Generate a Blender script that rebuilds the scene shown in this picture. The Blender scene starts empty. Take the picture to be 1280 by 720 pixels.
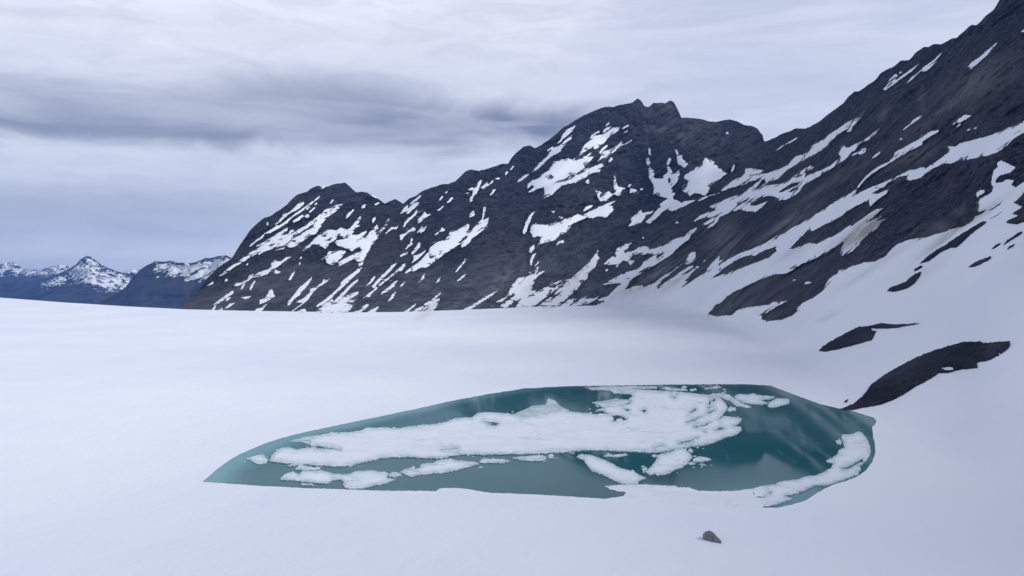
# A half-frozen meltwater lake on a snowfield below a snow-streaked mountain range, under overcast sky.
import bpy, math, random
import numpy as np
from mathutils.geometry import delaunay_2d_cdt
from mathutils import Vector

random.seed(7)
RNG = np.random.default_rng(11)
SC = bpy.context.scene
COL = SC.collection

# ------------------------------------------------------------------ survey frame
# The camera stands at (0, 0, H) and looks along +Y.  A bearing / dip pair read from
# the photograph is (u, v); a surveyed point lies at forward distance d on that bearing.
H, F, CU, HV = 100.0, 1000.0, 640.0, 335.0

def world(u, v, d):
    return np.stack([(u - CU) / F * d, d, H - d * (v - HV) / F], -1)

def at_height(u, v, z=0.0):
    d = (H - z) * F / (np.asarray(v, float) - HV)
    return np.stack([(np.asarray(u, float) - CU) / F * d, d, np.full_like(d, z)], -1)

def sstep(a, b, x):
    t = np.clip((x - a) / (b - a), 0, 1)
    return t * t * (3 - 2 * t)

# ------------------------------------------------------------------ noise
def _hash(ix, iy, iz, seed):
    h = (ix.astype(np.int64) * 374761393 + iy.astype(np.int64) * 668265263
         + iz.astype(np.int64) * 2147483647 + seed * 1274126177) & 0xFFFFFFFF
    h = ((h ^ (h >> 13)) * 1274126177) & 0xFFFFFFFF
    h = ((h ^ (h >> 16)) * 2246822519) & 0xFFFFFFFF
    return ((h ^ (h >> 15)) & 0xFFFF) / 32767.5 - 1.0

def vnoise(p, seed=0):
    i = np.floor(p).astype(np.int64)
    f = p - i
    f = f * f * f * (f * (f * 6 - 15) + 10)
    r = 0
    for a in (0, 1):
        for b in (0, 1):
            for c in (0, 1):
                w = (f[..., 0] if a else 1 - f[..., 0]) * (f[..., 1] if b else 1 - f[..., 1]) * (f[..., 2] if c else 1 - f[..., 2])
                r = r + w * _hash(i[..., 0] + a, i[..., 1] + b, i[..., 2] + c, seed)
    return r

def fbm(p, octs, seed=0, gain=0.5, ridged=False):
    s, amp, tot = 0, 1.0, 0
    for k in range(octs):
        n = vnoise(p * (2.03 ** k) + 17.3 * k, seed + k)
        if ridged:
            n = 1 - 2 * np.abs(n)
        s = s + amp * n
        tot += amp
        amp *= gain
    return s / tot

# ------------------------------------------------------------------ outlines
def pts(s, u0=0, v0=0, k=8.0):
    a = np.array([float(t) for t in s.replace(',', ' ').split()]).reshape(-1, 2)
    return a / k + np.array([u0, v0])

def inside(poly, P):
    """even-odd test of points P (n,2)"""
    r = np.zeros(len(P), bool)
    x, y = poly[:, 0], poly[:, 1]
    x2, y2 = np.roll(x, -1), np.roll(y, -1)
    lo, hi = poly.min(0), poly.max(0)
    idx = np.where((P[:, 0] >= lo[0]) & (P[:, 0] <= hi[0]) & (P[:, 1] >= lo[1]) & (P[:, 1] <= hi[1]))[0]
    for s in range(0, len(idx), 20000):
        q = idx[s:s + 20000]
        py = P[q, 1][:, None]
        px = P[q, 0][:, None]
        c = (y[None] > py) != (y2[None] > py)
        den = np.where(y2 == y, 1e-9, y2 - y)
        xi = x[None] + (py - y[None]) * ((x2 - x) / den)[None]
        r[q] = (np.sum(c & (px < xi), 1) % 2) == 1
    return r

def seg_dist(P, poly, closed=True):
    A = poly
    B = np.roll(poly, -1, 0)
    if not closed:
        A, B = poly[:-1], poly[1:]
    out = np.empty(len(P))
    AB = B - A
    L = np.maximum((AB ** 2).sum(1), 1e-12)
    for s in range(0, len(P), 8000):
        q = P[s:s + 8000]
        t = np.clip(((q[:, None] - A[None]) * AB[None]).sum(2) / L[None], 0, 1)
        dd = q[:, None] - (A[None] + t[..., None] * AB[None])
        out[s:s + 8000] = np.sqrt((dd ** 2).sum(2).min(1))
    return out

def roughen(poly, step, amp, rng, closed=True):
    """resample an outline and give it a natural broken edge"""
    out = []
    n = len(poly)
    for i in range(n if closed else n - 1):
        a, b = poly[i], poly[(i + 1) % n]
        L = np.hypot(*(b - a))
        m = max(1, int(round(L / step)))
        nrm = np.array([-(b - a)[1], (b - a)[0]]) / max(L, 1e-6)
        for j in range(m):
            q = a + (b - a) * (j / m)
            if j or L > step:
                q = q + nrm * rng.normal(0, amp) * min(1, L / (3 * step)) + (b - a) / max(L, 1e-6) * rng.normal(0, amp * .4)
            out.append(q)
    if not closed:
        out.append(poly[-1])
    return np.array(out)

def triangulate(plus, minus, spacing, extra=None):
    """constrained triangulation of (union of plus) - (union of minus).
    returns verts (n,2), tris, distance to edge per vertex"""
    V, E = [], []
    for poly in plus + minus:
        k = len(V)
        V += [tuple(p) for p in poly]
        E += [(k + i, k + (i + 1) % len(poly)) for i in range(len(poly))]
    allp = np.vstack(plus)
    lo, hi = allp.min(0), allp.max(0)
    if extra is None:
        gx = np.arange(lo[0] + spacing * .5, hi[0], spacing)
        gy = np.arange(lo[1] + spacing * .5, hi[1], spacing)
        G = np.stack(np.meshgrid(gx, gy), -1).reshape(-1, 2)
        G = G + RNG.uniform(-.3, .3, G.shape) * spacing
    else:
        G = extra
    def member(P):
        m = np.zeros(len(P), bool)
        for poly in plus:
            m |= inside(poly, P)
        for poly in minus:
            m &= ~inside(poly, P)
        return m
    if len(G):
        G = G[member(G)]
    if len(G):
        lines = [p for p in plus + minus]
        dmin = np.full(len(G), 1e9)
        for poly in lines:
            l, h = poly.min(0) - spacing, poly.max(0) + spacing
            s = np.where(((G >= l) & (G <= h)).all(1))[0]
            if len(s):
                dmin[s] = np.minimum(dmin[s], seg_dist(G[s], poly))
        G = G[dmin > .3 * spacing]
        V += [tuple(p) for p in G]
    vv, ee, ff, *_ = delaunay_2d_cdt([Vector(p) for p in V], E, [], 0, 1e-5)
    W = np.array([(p[0], p[1]) for p in vv])
    T = np.array([f for f in ff if len(f) == 3], int)
    cen = W[T].mean(1)
    keep = member(cen)
    T = T[keep]
    a, b, c = W[T[:, 0]], W[T[:, 1]], W[T[:, 2]]
    cr = (b[:, 0] - a[:, 0]) * (c[:, 1] - a[:, 1]) - (b[:, 1] - a[:, 1]) * (c[:, 0] - a[:, 0])
    T = T[np.abs(cr) > 1e-6]
    cr = cr[np.abs(cr) > 1e-6]
    # v runs downward: make every triangle face the viewer / sky
    T[cr > 0] = T[cr > 0][:, ::-1]
    used = np.unique(T)
    re = np.full(len(W), -1)
    re[used] = np.arange(len(used))
    W = W[used]
    T = re[T]
    ed = np.sort(np.vstack([T[:, [0, 1]], T[:, [1, 2]], T[:, [2, 0]]]), 1)
    ue, ct = np.unique(ed, axis=0, return_counts=True)
    bnd = np.zeros(len(W), bool)
    bnd[ue[ct == 1].ravel()] = True
    return W, T, bnd

# ------------------------------------------------------------------ objects
def link_mesh(name, V, Fc, mat, parent=None, attrs=None, smooth=True, origin=None):
    V = np.asarray(V, float)
    if origin is None:
        origin = np.array([V[:, 0].mean(), V[:, 1].mean(), V[:, 2].min()])
    me = bpy.data.meshes.new(name)
    Fc = np.asarray(Fc)
    n, m = Fc.shape
    me.vertices.add(len(V))
    me.vertices.foreach_set('co', (V - origin).astype(np.float32).ravel())
    me.loops.add(n * m)
    me.loops.foreach_set('vertex_index', Fc.astype(np.int32).ravel())
    me.polygons.add(n)
    me.polygons.foreach_set('loop_start', np.arange(0, n * m, m, dtype=np.int32))
    me.polygons.foreach_set('loop_total', np.full(n, m, np.int32))
    me.polygons.foreach_set('use_smooth', np.full(n, smooth))
    for k, a in (attrs or {}).items():
        at = me.attributes.new(k, 'FLOAT', 'POINT')
        at.data.foreach_set('value', np.asarray(a, np.float32))
    me.update(calc_edges=True)
    me.validate()
    me.materials.append(mat)
    o = bpy.data.objects.new(name, me)
    COL.objects.link(o)
    if parent is None:
        o.location = origin
    else:
        o.parent = parent
        o.location = Vector(origin) - parent.location
    return o

def tag(o, label, cat, group=None, kind=None):
    o['label'] = label
    o['category'] = cat
    if group:
        o['group'] = group
    if kind:
        o['kind'] = kind
    return o

# ------------------------------------------------------------------ materials
class NT:
    def __init__(self, tree):
        self.t = tree
        self.n = tree.nodes
        self.l = tree.links
    def add(self, typ, **kw):
        nd = self.n.new(typ)
        for k, v in kw.items():
            if k.startswith('i_'):
                key = k[2:]
                key = int(key) if key.isdigit() else key.replace('_', ' ')
                if isinstance(v, bpy.types.NodeSocket):
                    self.l.new(v, nd.inputs[key])
                else:
                    nd.inputs[key].default_value = v
            else:
                setattr(nd, k, v)
        return nd
    def math(self, op, a, b=0.0, clamp=False):
        nd = self.n.new('ShaderNodeMath')
        nd.operation = op
        nd.use_clamp = clamp
        for i, x in enumerate((a, b)):
            if isinstance(x, bpy.types.NodeSocket):
                self.l.new(x, nd.inputs[i])
            else:
                nd.inputs[i].default_value = x
        return nd.outputs[0]
    def ramp(self, x, lo, hi, a=0.0, b=1.0, smooth=True):
        nd = self.n.new('ShaderNodeMapRange')
        nd.interpolation_type = 'SMOOTHSTEP' if smooth else 'LINEAR'
        nd.clamp = True
        self.l.new(x, nd.inputs[0])
        for i, v in zip((1, 2, 3, 4), (lo, hi, a, b)):
            nd.inputs[i].default_value = v
        return nd.outputs[0]
    def mix(self, fac, a, b):
        nd = self.n.new('ShaderNodeMix')
        nd.data_type = 'RGBA'
        for s, x in ((nd.inputs[0], fac), (nd.inputs[6], a), (nd.inputs[7], b)):
            if isinstance(x, bpy.types.NodeSocket):
                self.l.new(x, s)
            elif isinstance(x, tuple):
                s.default_value = (*x, 1.0)
            else:
                s.default_value = x
        return nd.outputs[2]
    def attr(self, name):
        return self.add('ShaderNodeAttribute', attribute_name=name).outputs['Fac']
    def noise(self, vec, scale, detail=6.0, rough=0.55, dist=0.0):
        return self.add('ShaderNodeTexNoise', i_Vector=vec, i_Scale=scale, i_Detail=detail, i_Roughness=rough, i_Distortion=dist).outputs[0]
    def mapping(self, vec, rot=(0, 0, 0), scale=(1, 1, 1)):
        m1 = self.add('ShaderNodeMapping', i_Vector=vec, i_Rotation=rot)
        m2 = self.add('ShaderNodeMapping', i_Vector=m1.outputs[0], i_Scale=scale)
        return m2.outputs[0]
    def pos(self):
        return self.add('ShaderNodeNewGeometry').outputs['Position']
    def bump(self, h, dist, strength=1.0, normal=None):
        nd = self.add('ShaderNodeBump', i_Height=h, i_Distance=dist, i_Strength=strength)
        if normal is not None:
            self.l.new(normal, nd.inputs['Normal'])
        return nd.outputs[0]

def new_mat(name):
    m = bpy.data.materials.new(name)
    m.use_nodes = True
    m.node_tree.nodes.clear()
    nt = NT(m.node_tree)
    out = nt.add('ShaderNodeOutputMaterial')
    b = nt.add('ShaderNodeBsdfPrincipled')
    nt.l.new(b.outputs[0], out.inputs[0])
    return m, nt, b

def setc(nt, b, col, rough=0.9, normal=None, spec=0.2):
    if isinstance(col, bpy.types.NodeSocket):
        nt.l.new(col, b.inputs['Base Color'])
    else:
        b.inputs['Base Color'].default_value = (*col, 1)
    if isinstance(rough, bpy.types.NodeSocket):
        nt.l.new(rough, b.inputs['Roughness'])
    else:
        b.inputs['Roughness'].default_value = rough
    b.inputs['Specular IOR Level'].default_value = spec
    if normal is not None:
        nt.l.new(normal, b.inputs['Normal'])

STREAK = math.radians(37)

def rock_material():
    m, nt, b = new_mat('mountain_rock')
    p = nt.pos()
    st = nt.mapping(p, (0, STREAK, 0), (.35, .6, 1.25))
    big = nt.noise(st, .0045, 5, .6, .6)
    mid = nt.noise(st, .017, 8, .68, .8)
    fine = nt.noise(p, .06, 7, .72)
    stre = nt.noise(nt.mapping(p, (0, STREAK, 0), (.12, .5, 2.2)), .03, 6, .65, .5)
    brown, pale, low = nt.attr('brown'), nt.attr('pale'), nt.attr('low')
    crisp = nt.noise(p, .17, 5, .7)
    c = nt.mix(nt.ramp(big, .38, .62), (.015, .019, .036), (.031, .034, .050))
    c = nt.mix(nt.math('MULTIPLY', nt.ramp(mid, .46, .64), .75), c, (.058, .063, .080))
    scree = nt.mix(nt.ramp(mid, .38, .62), (.068, .082, .094), (.160, .174, .186))
    lowf = nt.math('MULTIPLY', low, nt.ramp(nt.math('ADD', stre, nt.math('MULTIPLY', big, .5)), .55, .95, .45, 1))
    c = nt.mix(lowf, c, scree)
    c = nt.mix(nt.math('MULTIPLY', brown, nt.ramp(mid, .34, .58, .25, .9)), c, (.150, .128, .122))
    c = nt.mix(nt.math('MULTIPLY', pale, nt.ramp(stre, .42, .56, .2, 1)), c, (.32, .305, .29))
    # strata, joints and wet dark runnels
    dk = nt.ramp(low, 0, 1, 1, .55, False)
    c = nt.mix(nt.math('MULTIPLY', nt.ramp(stre, .37, .46, .8, 0), dk), c, (.013, .016, .027))
    calm = nt.ramp(nt.attr('calm'), 0, 1, 1, .22, False)
    dk = nt.math('MULTIPLY', dk, calm)
    c = nt.mix(nt.math('MULTIPLY', nt.ramp(fine, .53, .66, 0, .7), calm), c, (.112, .120, .136))
    c = nt.mix(nt.math('MULTIPLY', nt.ramp(fine, .33, .45, .65, 0), dk), c, (.012, .014, .022))
    c = nt.mix(nt.math('MULTIPLY', nt.ramp(crisp, .55, .64, 0, .65), calm), c, (.17, .17, .175))
    c = nt.mix(nt.math('MULTIPLY', nt.ramp(crisp, .34, .44, .6, 0), dk), c, (.012, .014, .022))
    hue = nt.add('ShaderNodeVectorMath', operation='MULTIPLY', i_0=c, i_1=(.93, 1.0, 1.15))
    c = hue.outputs[0]
    # flecks of old snow caught on small ledges
    fl = nt.noise(nt.mapping(p, (0, STREAK, 0), (.30, .7, 1.4)), .055, 5, .62, .4)
    fleck = nt.math('MULTIPLY', nt.ramp(fl, .672, .695), nt.attr('fleck'))
    c = nt.mix(fleck, c, (.78, .80, .84))
    n = nt.bump(nt.math('ADD', nt.math('MULTIPLY', mid, 1.6), stre), 26.0, .9)
    n = nt.bump(nt.math('ADD', fine, nt.math('MULTIPLY', crisp, .4)), 10.0, .9, n)
    setc(nt, b, c, .92, n, .15)
    return m

def far_material():
    m, nt, b = new_mat('far_mountain_ground')
    p = nt.pos()
    z = nt.add('ShaderNodeSeparateXYZ', i_0=p).outputs[2]
    r = nt.attr('ramp')
    base = nt.mix(nt.ramp(nt.noise(p, .004, 5, .6), .4, .6), (.020, .026, .040), (.042, .044, .056))
    n1 = nt.noise(nt.mapping(p, (0, STREAK, 0), (.5, .6, 1.4)), .0105, 8, .68, .8)
    n2 = nt.noise(nt.mapping(p, (0, -STREAK, 0), (.45, .6, 1.4)), .016, 8, .68, .8)
    s = nt.math('ADD', nt.math('MULTIPLY', n1, .55), nt.math('MULTIPLY', n2, .45))
    thr = nt.math('ADD', s, nt.math('MULTIPLY', r, .095))
    snow = nt.ramp(thr, .56, .58)
    c = nt.mix(snow, base, (.80, .82, .85))
    n = nt.bump(n1, 60.0, .8)
    setc(nt, b, c, .95, n, .1)
    return m

def snow_material():
    m, nt, b = new_mat('settled_snow')
    p = nt.pos()
    dirt = nt.attr('dirt')
    big = nt.noise(p, .006, 4, .5)
    st = nt.noise(nt.mapping(p, (0, STREAK, 0), (.10, .4, 1.6)), .05, 6, .65)
    c = nt.mix(nt.ramp(big, .3, .7), (.775, .825, .920), (.835, .875, .950))
    grit = nt.noise(p, .22, 6, .7)
    c = nt.mix(nt.ramp(grit, .62, .82, 0, .10), c, (.55, .55, .55))
    df = nt.math('MULTIPLY', nt.math('MULTIPLY', dirt, 1.35), nt.ramp(st, .34, .62, .25, 1), True)
    c = nt.mix(df, c, (.30, .295, .275))
    pk = nt.noise(nt.mapping(p, (0, STREAK, 0), (.34, .6, 1.5)), .05, 6, .66, .5)
    poke = nt.ramp(nt.math('ADD', pk, nt.math('MULTIPLY', nt.attr('edge'), .125)), .638, .66)
    poke = nt.math('MULTIPLY', poke, nt.ramp(nt.attr('edge'), .02, .25))
    c = nt.mix(poke, c, (.045, .045, .055))
    h1 = nt.noise(nt.mapping(p, (0, 0, .5), (1, .45, 1)), .035, 6, .6)
    h2 = nt.noise(p, .25, 5, .65)
    n = nt.bump(h1, 2.2, .5)
    n = nt.bump(h2, .4, .5, n)
    setc(nt, b, c, .75, n, .25)
    return m

def ice_material(slush=False):
    m, nt, b = new_mat('slush_ice' if slush else 'floating_ice')
    p = nt.pos()
    n1 = nt.noise(nt.mapping(p, (0, 0, .12), (.6, .8, 1)), .09, 8, .68, .6)
    n2 = nt.noise(nt.mapping(p, (0, 0, -.1), (.6, .8, 1)), .30, 7, .74)
    e = nt.attr('edge')
    if slush:
        c = nt.mix(nt.ramp(n2, .38, .62), (.20, .36, .39), (.56, .66, .71))
        c = nt.mix(nt.ramp(n1, .45, .65), c, (.72, .77, .82))
        setc(nt, b, c, .35, nt.bump(n2, .3, .4), .4)
    else:
        c = nt.mix(nt.ramp(n1, .35, .65), (.745, .795, .885), (.82, .862, .935))
        c = nt.mix(nt.ramp(n2, .62, .78, 0, .35), c, (.50, .56, .62))
        cr_ = nt.noise(nt.mapping(p, (0, 0, .10), (.32, .8, 1)), .045, 5, .6, 1.4)
        line = nt.ramp(nt.math('ABSOLUTE', nt.math('SUBTRACT', cr_, .5)), .002, .012, 1, 0)
        line = nt.math('MULTIPLY', line, nt.ramp(nt.noise(p, .03, 3, .5), .48, .62))
        c = nt.mix(nt.math('MULTIPLY', line, .95), c, (.40, .52, .58))
        wet = nt.math('MULTIPLY', e, nt.ramp(n2, .36, .56))
        c = nt.mix(wet, c, (.36, .50, .55))
        setc(nt, b, c, .7, nt.bump(nt.math('ADD', n1, nt.math('MULTIPLY', n2, .4)), .8, .5), .25)
    return m

def water_material():
    m, nt, b = new_mat('meltwater')
    p = nt.pos()
    sh = nt.attr('shallow')
    n = nt.noise(p, .02, 4, .5)
    c = nt.mix(nt.ramp(n, .3, .7), (.012, .098, .120), (.019, .118, .140))
    c = nt.mix(sh, c, (.14, .36, .38))
    rip = nt.noise(nt.mapping(p, (0, 0, .3), (1, .6, 1)), .5, 4, .6)
    setc(nt, b, c, nt.ramp(nt.noise(nt.mapping(p, (0, 0, .2), (.4, 1, 1)), .012, 3, .5), .35, .65, .03, .08), nt.bump(rip, .04, .08), .5)
    b.inputs['IOR'].default_value = 1.30
    b.inputs['Specular IOR Level'].default_value = .14
    return m

def boulder_material():
    m, nt, b = new_mat('boulder_stone')
    p = nt.pos()
    a = nt.noise(p, .9, 7, .65)
    c = nt.mix(nt.ramp(a, .35, .65), (.13, .14, .16), (.24, .25, .27))
    c = nt.mix(nt.ramp(nt.noise(p, 3.0, 5, .7), .6, .75, 0, .6), c, (.32, .32, .33))
    setc(nt, b, c, .9, nt.bump(a, .5, .8), .2)
    return m

M_ROCK, M_FAR, M_SNOW = rock_material(), far_material(), snow_material()
M_ICE, M_SLUSH, M_WATER, M_BOULDER = ice_material(), ice_material(True), water_material(), boulder_material()

# ------------------------------------------------------------------ ridgelines and rims
def chain(*segs):
    return np.vstack([pts(s[-1], *s[:-1]) for s in segs])

RIDGE = chain(
    (220, 300, '20 692 60 680 150 560 240 480 330 360 420 280 560 180 600 110 640 50'),
    (220, 220, '680 630 735 550 790 490 880 420 950 395 1090 300 1160 225'),
    (360, 220, '0 270 50 220 100 185 190 155 240 115 300 97 350 115 440 90 500 72 575 70 610 95 640 130 680 160 745 155 790 165 840 200 900 225 970 275 1075 228 1150 275'),
    (500, 200, '100 380 160 355 240 300 320 270 400 250 480 240 550 215 600 165 650 120 700 97 770 105 840 98 950 62 1030 35 1080 40'),
    (640, 120, '0 610 50 560 110 510 180 495 225 520 300 485 370 435 450 370 500 320 560 290 640 240 720 195 800 155 900 115 980 103 1010 112'),
    (780, 110, '0 160 80 145 100 130 135 103 165 120 205 185 250 190 295 147 390 145 405 155 460 122 500 145 545 230 575 298 700 302 800 318 860 332 950 335 1050 313 1130 333'),
    (920, 120, '80 290 150 297 215 325 250 380 265 374 274 440 290 455 330 445 400 410 460 380 540 350 590 320 690 325 740 310 880 220 960 150'),
    (1040, 40, '110 715 160 650 220 597 260 597 300 570 420 490 490 410 620 340 690 288 770 286 830 215 920 147 960 150 1020 122 1090 122'),
    (1120, 0, '540 395 610 372 680 310 760 240 800 256 840 225 900 155 980 95 1035 0'),
    (0, 0, 1, '1262 -22 1290 -36 1340 -34 1400 -55 1600 -110 1800 -180 2000 -320 2300 -590 2560 -860'))  # unseen crest past the frame, shaped to shade near snow and light the midfield
o_ = np.argsort(RIDGE[:, 0], kind='stable')
RIDGE = RIDGE[o_]
_ru = np.arange(222, 2560, 1.0)
_rv = np.interp(_ru, RIDGE[:, 0], RIDGE[:, 1])
_rv = _rv + .9 * fbm(np.stack([_ru / 5, _ru * 0, _ru * 0 + 3], -1), 3, 5) * np.clip((_ru - 240) / 60, 0, 1)

RIM = np.array([(-600, 346), (-300, 356), (0, 372), (80, 378), (160, 383), (230, 386.5), (300, 388.3), (380, 389.6), (440, 390.3),
                (500, 390), (580, 387.2), (660, 383.8), (750, 381.6)], float)
def rim_v(u):
    return np.interp(u, RIM[:, 0], RIM[:, 1])

FIELD_Z = 5.2
_DF = np.array([(-600, 0), (750, 0), (800, 2030), (880, 1667), (940, 1015), (1000, 730), (1090, 513), (1240, 350), (1280, 330), (1500, 250), (1900, 190), (2560, 140)], float)
_DR = np.array([(222, 2300), (300, 2800), (425, 3050), (500, 3020), (640, 3200), (800, 3350), (950, 2950), (1000, 2550), (1100, 2000), (1280, 1480), (1500, 1150), (1900, 900), (2560, 640)], float)

LAKE = chain(
    (240, 530, '105 578 170 525 230 470 300 415 380 360 480 300 600 250 720 200 880 145 1040 105 1160 75 1280 50'),
    (520, 470, '0 330 150 295 300 262 430 235 620 200 760 175 960 145 1100 120'),
    (660, 470, '0 125 200 112 400 102 600 98 800 95 1120 92'),
    (800, 470, '400 85 1050 82 1200 90'),
    (940, 470, '180 95 260 125 380 170 500 215 680 280 870 325 1000 350 1100 380 1220 420 1245 450 1225 490 1200 510 1205 560 1215 640'),
    (940, 530, 6.544, '1000 120 1010 230 985 310 930 380 860 430 760 470 680 490 600 525 540 560 490 595 440 625 330 660 200 685 90 685'),
    (780, 550, '1000 668 800 655 560 640 300 615 60 590 10 568'),
    (640, 550, '1140 558 1010 575 930 588 700 572 400 555 200 543 0 535'),
    (480, 550, '1100 530 1000 520 880 497 740 480 620 480 560 485 515 512 400 508 0 508'),
    (340, 550, '700 492 300 480 0 463'),
    (240, 530, '700 620 400 598'))
LAKE_XY = at_height(LAKE[:, 0], LAKE[:, 1])[:, :2]

# ------------------------------------------------------------------ survey table: forward distance on every bearing
U0, U1, DU = -520.0, 2520.0, 1.25
V0, V1 = -960, 1090
TU = np.arange(U0, U1 + .1, DU)
TV = np.arange(V0, V1 + 1, 1.0)
nU, nV = len(TU), len(TV)
RV_T = np.interp(TU, _ru, _rv, left=999, right=_rv[-1])
DR_T = np.interp(TU, _DR[:, 0], _DR[:, 1])
rim_d = (H - FIELD_Z) * F / (rim_v(TU) - HV)
DF_T = np.where(TU <= 750, rim_d + 2, np.interp(TU, _DF[:, 0], _DF[:, 1]))
_k = np.clip((TU - 750) / 50, 0, 1)
DF_T = np.where((TU > 750) & (TU < 800), (rim_d[np.argmin(abs(TU - 750))] + 2) * (1 - _k) + 2030 * _k, DF_T)
def soften(a, px):
    k = int(px / DU)
    ker = np.hanning(2 * k + 3)
    ker /= ker.sum()
    return np.convolve(np.pad(a, (k + 1, k + 1), mode='edge'), ker, 'valid')
_b = sstep(690, 765, TU)
DF_T = DF_T * (1 - _b) + soften(soften(DF_T, 55), 30) * _b
DR_T = soften(soften(DR_T, 70), 40)
# smooth crest envelope just above the traced skyline, so that the slopes below it stay continuous
_rv_in = np.where(RV_T > 900, np.nan, RV_T)
_k = int(36 / DU)
_pad = np.pad(np.where(np.isnan(_rv_in), 390, _rv_in), _k, mode='edge')
_mn = np.min(np.lib.stride_tricks.sliding_window_view(_pad, 2 * _k + 1), 1)
RV_S = np.minimum(soften(soften(_mn, 36), 20), RV_T)
D0 = np.zeros((nU, nV))
W0 = np.zeros((nU, nV))
NEAR = np.concatenate([np.linspace(60, 400, 60), np.linspace(410, 1000, 90), np.linspace(1010, 4000, 120)])

def ground_z(x, y):
    P = np.stack([x, y], -1).reshape(-1, 2)
    dist = seg_dist(P, LAKE_XY)
    dist[inside(LAKE_XY, P)] = 0
    und = fbm(np.stack([P[:, 0] / 140, P[:, 1] / 140, P[:, 0] * 0], -1), 3, 31)
    z = .15 + (FIELD_Z - .15) * sstep(0, 190, dist) + 1.1 * und * sstep(20, 240, dist)
    return z.reshape(np.shape(x))

_sub = np.arange(0, nU, 6)
GX = ((TU[_sub] - CU) / F)[:, None] * NEAR[None]
GZs = ground_z(GX, np.broadcast_to(NEAR[None], GX.shape))
for i in range(nU):
    df = DF_T[i]
    f_ = i / 6.0
    a = min(int(f_), len(_sub) - 1)
    b2 = min(a + 1, len(_sub) - 1)
    gz = GZs[a] * (1 - (f_ - a)) + GZs[b2] * (f_ - a)
    dn = NEAR[NEAR < df - 5]
    zn = gz[:len(dn)]
    zf = float(np.interp(df, NEAR, gz))
    if RV_T[i] < 900:
        D = max(DR_T[i], df + 60)
        zr = H - D * (RV_S[i] - HV) / F
        w = np.linspace(0, 1, 700)
        aa, pw = .38, 2.0
        zz = zf + (zr - zf) * (aa * (np.sqrt(w * w + .0036) - .06) / .9418 + (1 - aa) * w ** pw)
        dd = df + w * (D - df)
    else:
        w = np.zeros(1)
        dd = np.array([df])
        zz = np.array([zf])
    d = np.concatenate([dn, dd])
    z = np.concatenate([zn, zz])
    ww = np.concatenate([np.zeros(len(dn)), w])
    v = HV + F * (H - z) / d
    v = np.minimum.accumulate(v - np.arange(len(v)) * 1e-7)
    D0[i] = np.interp(TV, v[::-1], d[::-1])
    W0[i] = np.interp(TV, v[::-1], ww[::-1])

def lookup(T, u, v):
    fu = np.clip((np.asarray(u, float) - U0) / DU, 0, nU - 1.001)
    fv = np.clip(np.asarray(v, float) - V0, 0, nV - 1.001)
    i, j = fu.astype(int), fv.astype(int)
    a, b = fu - i, fv - j
    return (T[i, j] * (1 - a) * (1 - b) + T[i + 1, j] * a * (1 - b) + T[i, j + 1] * (1 - a) * b + T[i + 1, j + 1] * a * b)

# relief of the rock: broad spurs everywhere, ledges and ribs where the rock is bare
i0 = int((210 - U0) / DU)
j1 = int(620 - V0)
uu, vv_ = np.meshgrid(TU[i0:], TV[:j1], indexing='ij')
Wp = world(uu, vv_, D0[i0:, :j1])
ca, sa = math.cos(STREAK), math.sin(STREAK)
Pa = np.stack([Wp[..., 0] * ca + Wp[..., 2] * sa, Wp[..., 1] * .6, -Wp[..., 0] * sa + Wp[..., 2] * ca], -1)
fade = sstep(.04, .40, W0[i0:, :j1])
NL = np.zeros((nU, nV))
NHI = np.zeros((nU, nV))
NL[i0:, :j1] = fade * (50 * fbm(Pa * np.array([1 / 460, 1 / 600, 1 / 160]), 2, 41, .5, True) + 16 * fbm(Pa * np.array([1 / 200, 1 / 200, 1 / 85]), 2, 43))
NHI[i0:, :j1] = (.35 + .65 * fade) * (20 * fbm(Pa * np.array([1 / 120, 1 / 140, 1 / 40]), 4, 51, .6, True)
                                      + 9 * fbm(Wp / 26, 3, 57, .6, True))

# ledges: broken strata steps running with the dip of the beds
_q = Pa[..., 2] / 46 + 1.3 * fbm(Pa / np.array([420, 420, 160]), 3, 121) + .35 * fbm(Wp / 45, 3, 125)
_saw = (_q - np.floor(_q))
_saw = np.where(_saw < .78, _saw / .78, (1 - _saw) / .22)
_msk = sstep(-.25, .35, fbm(Pa / np.array([300, 300, 110]), 3, 131))
NHI[i0:, :j1] += (.4 + .6 * fade) * 15 * (_saw - .5) * (.25 + .75 * _msk)

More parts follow.
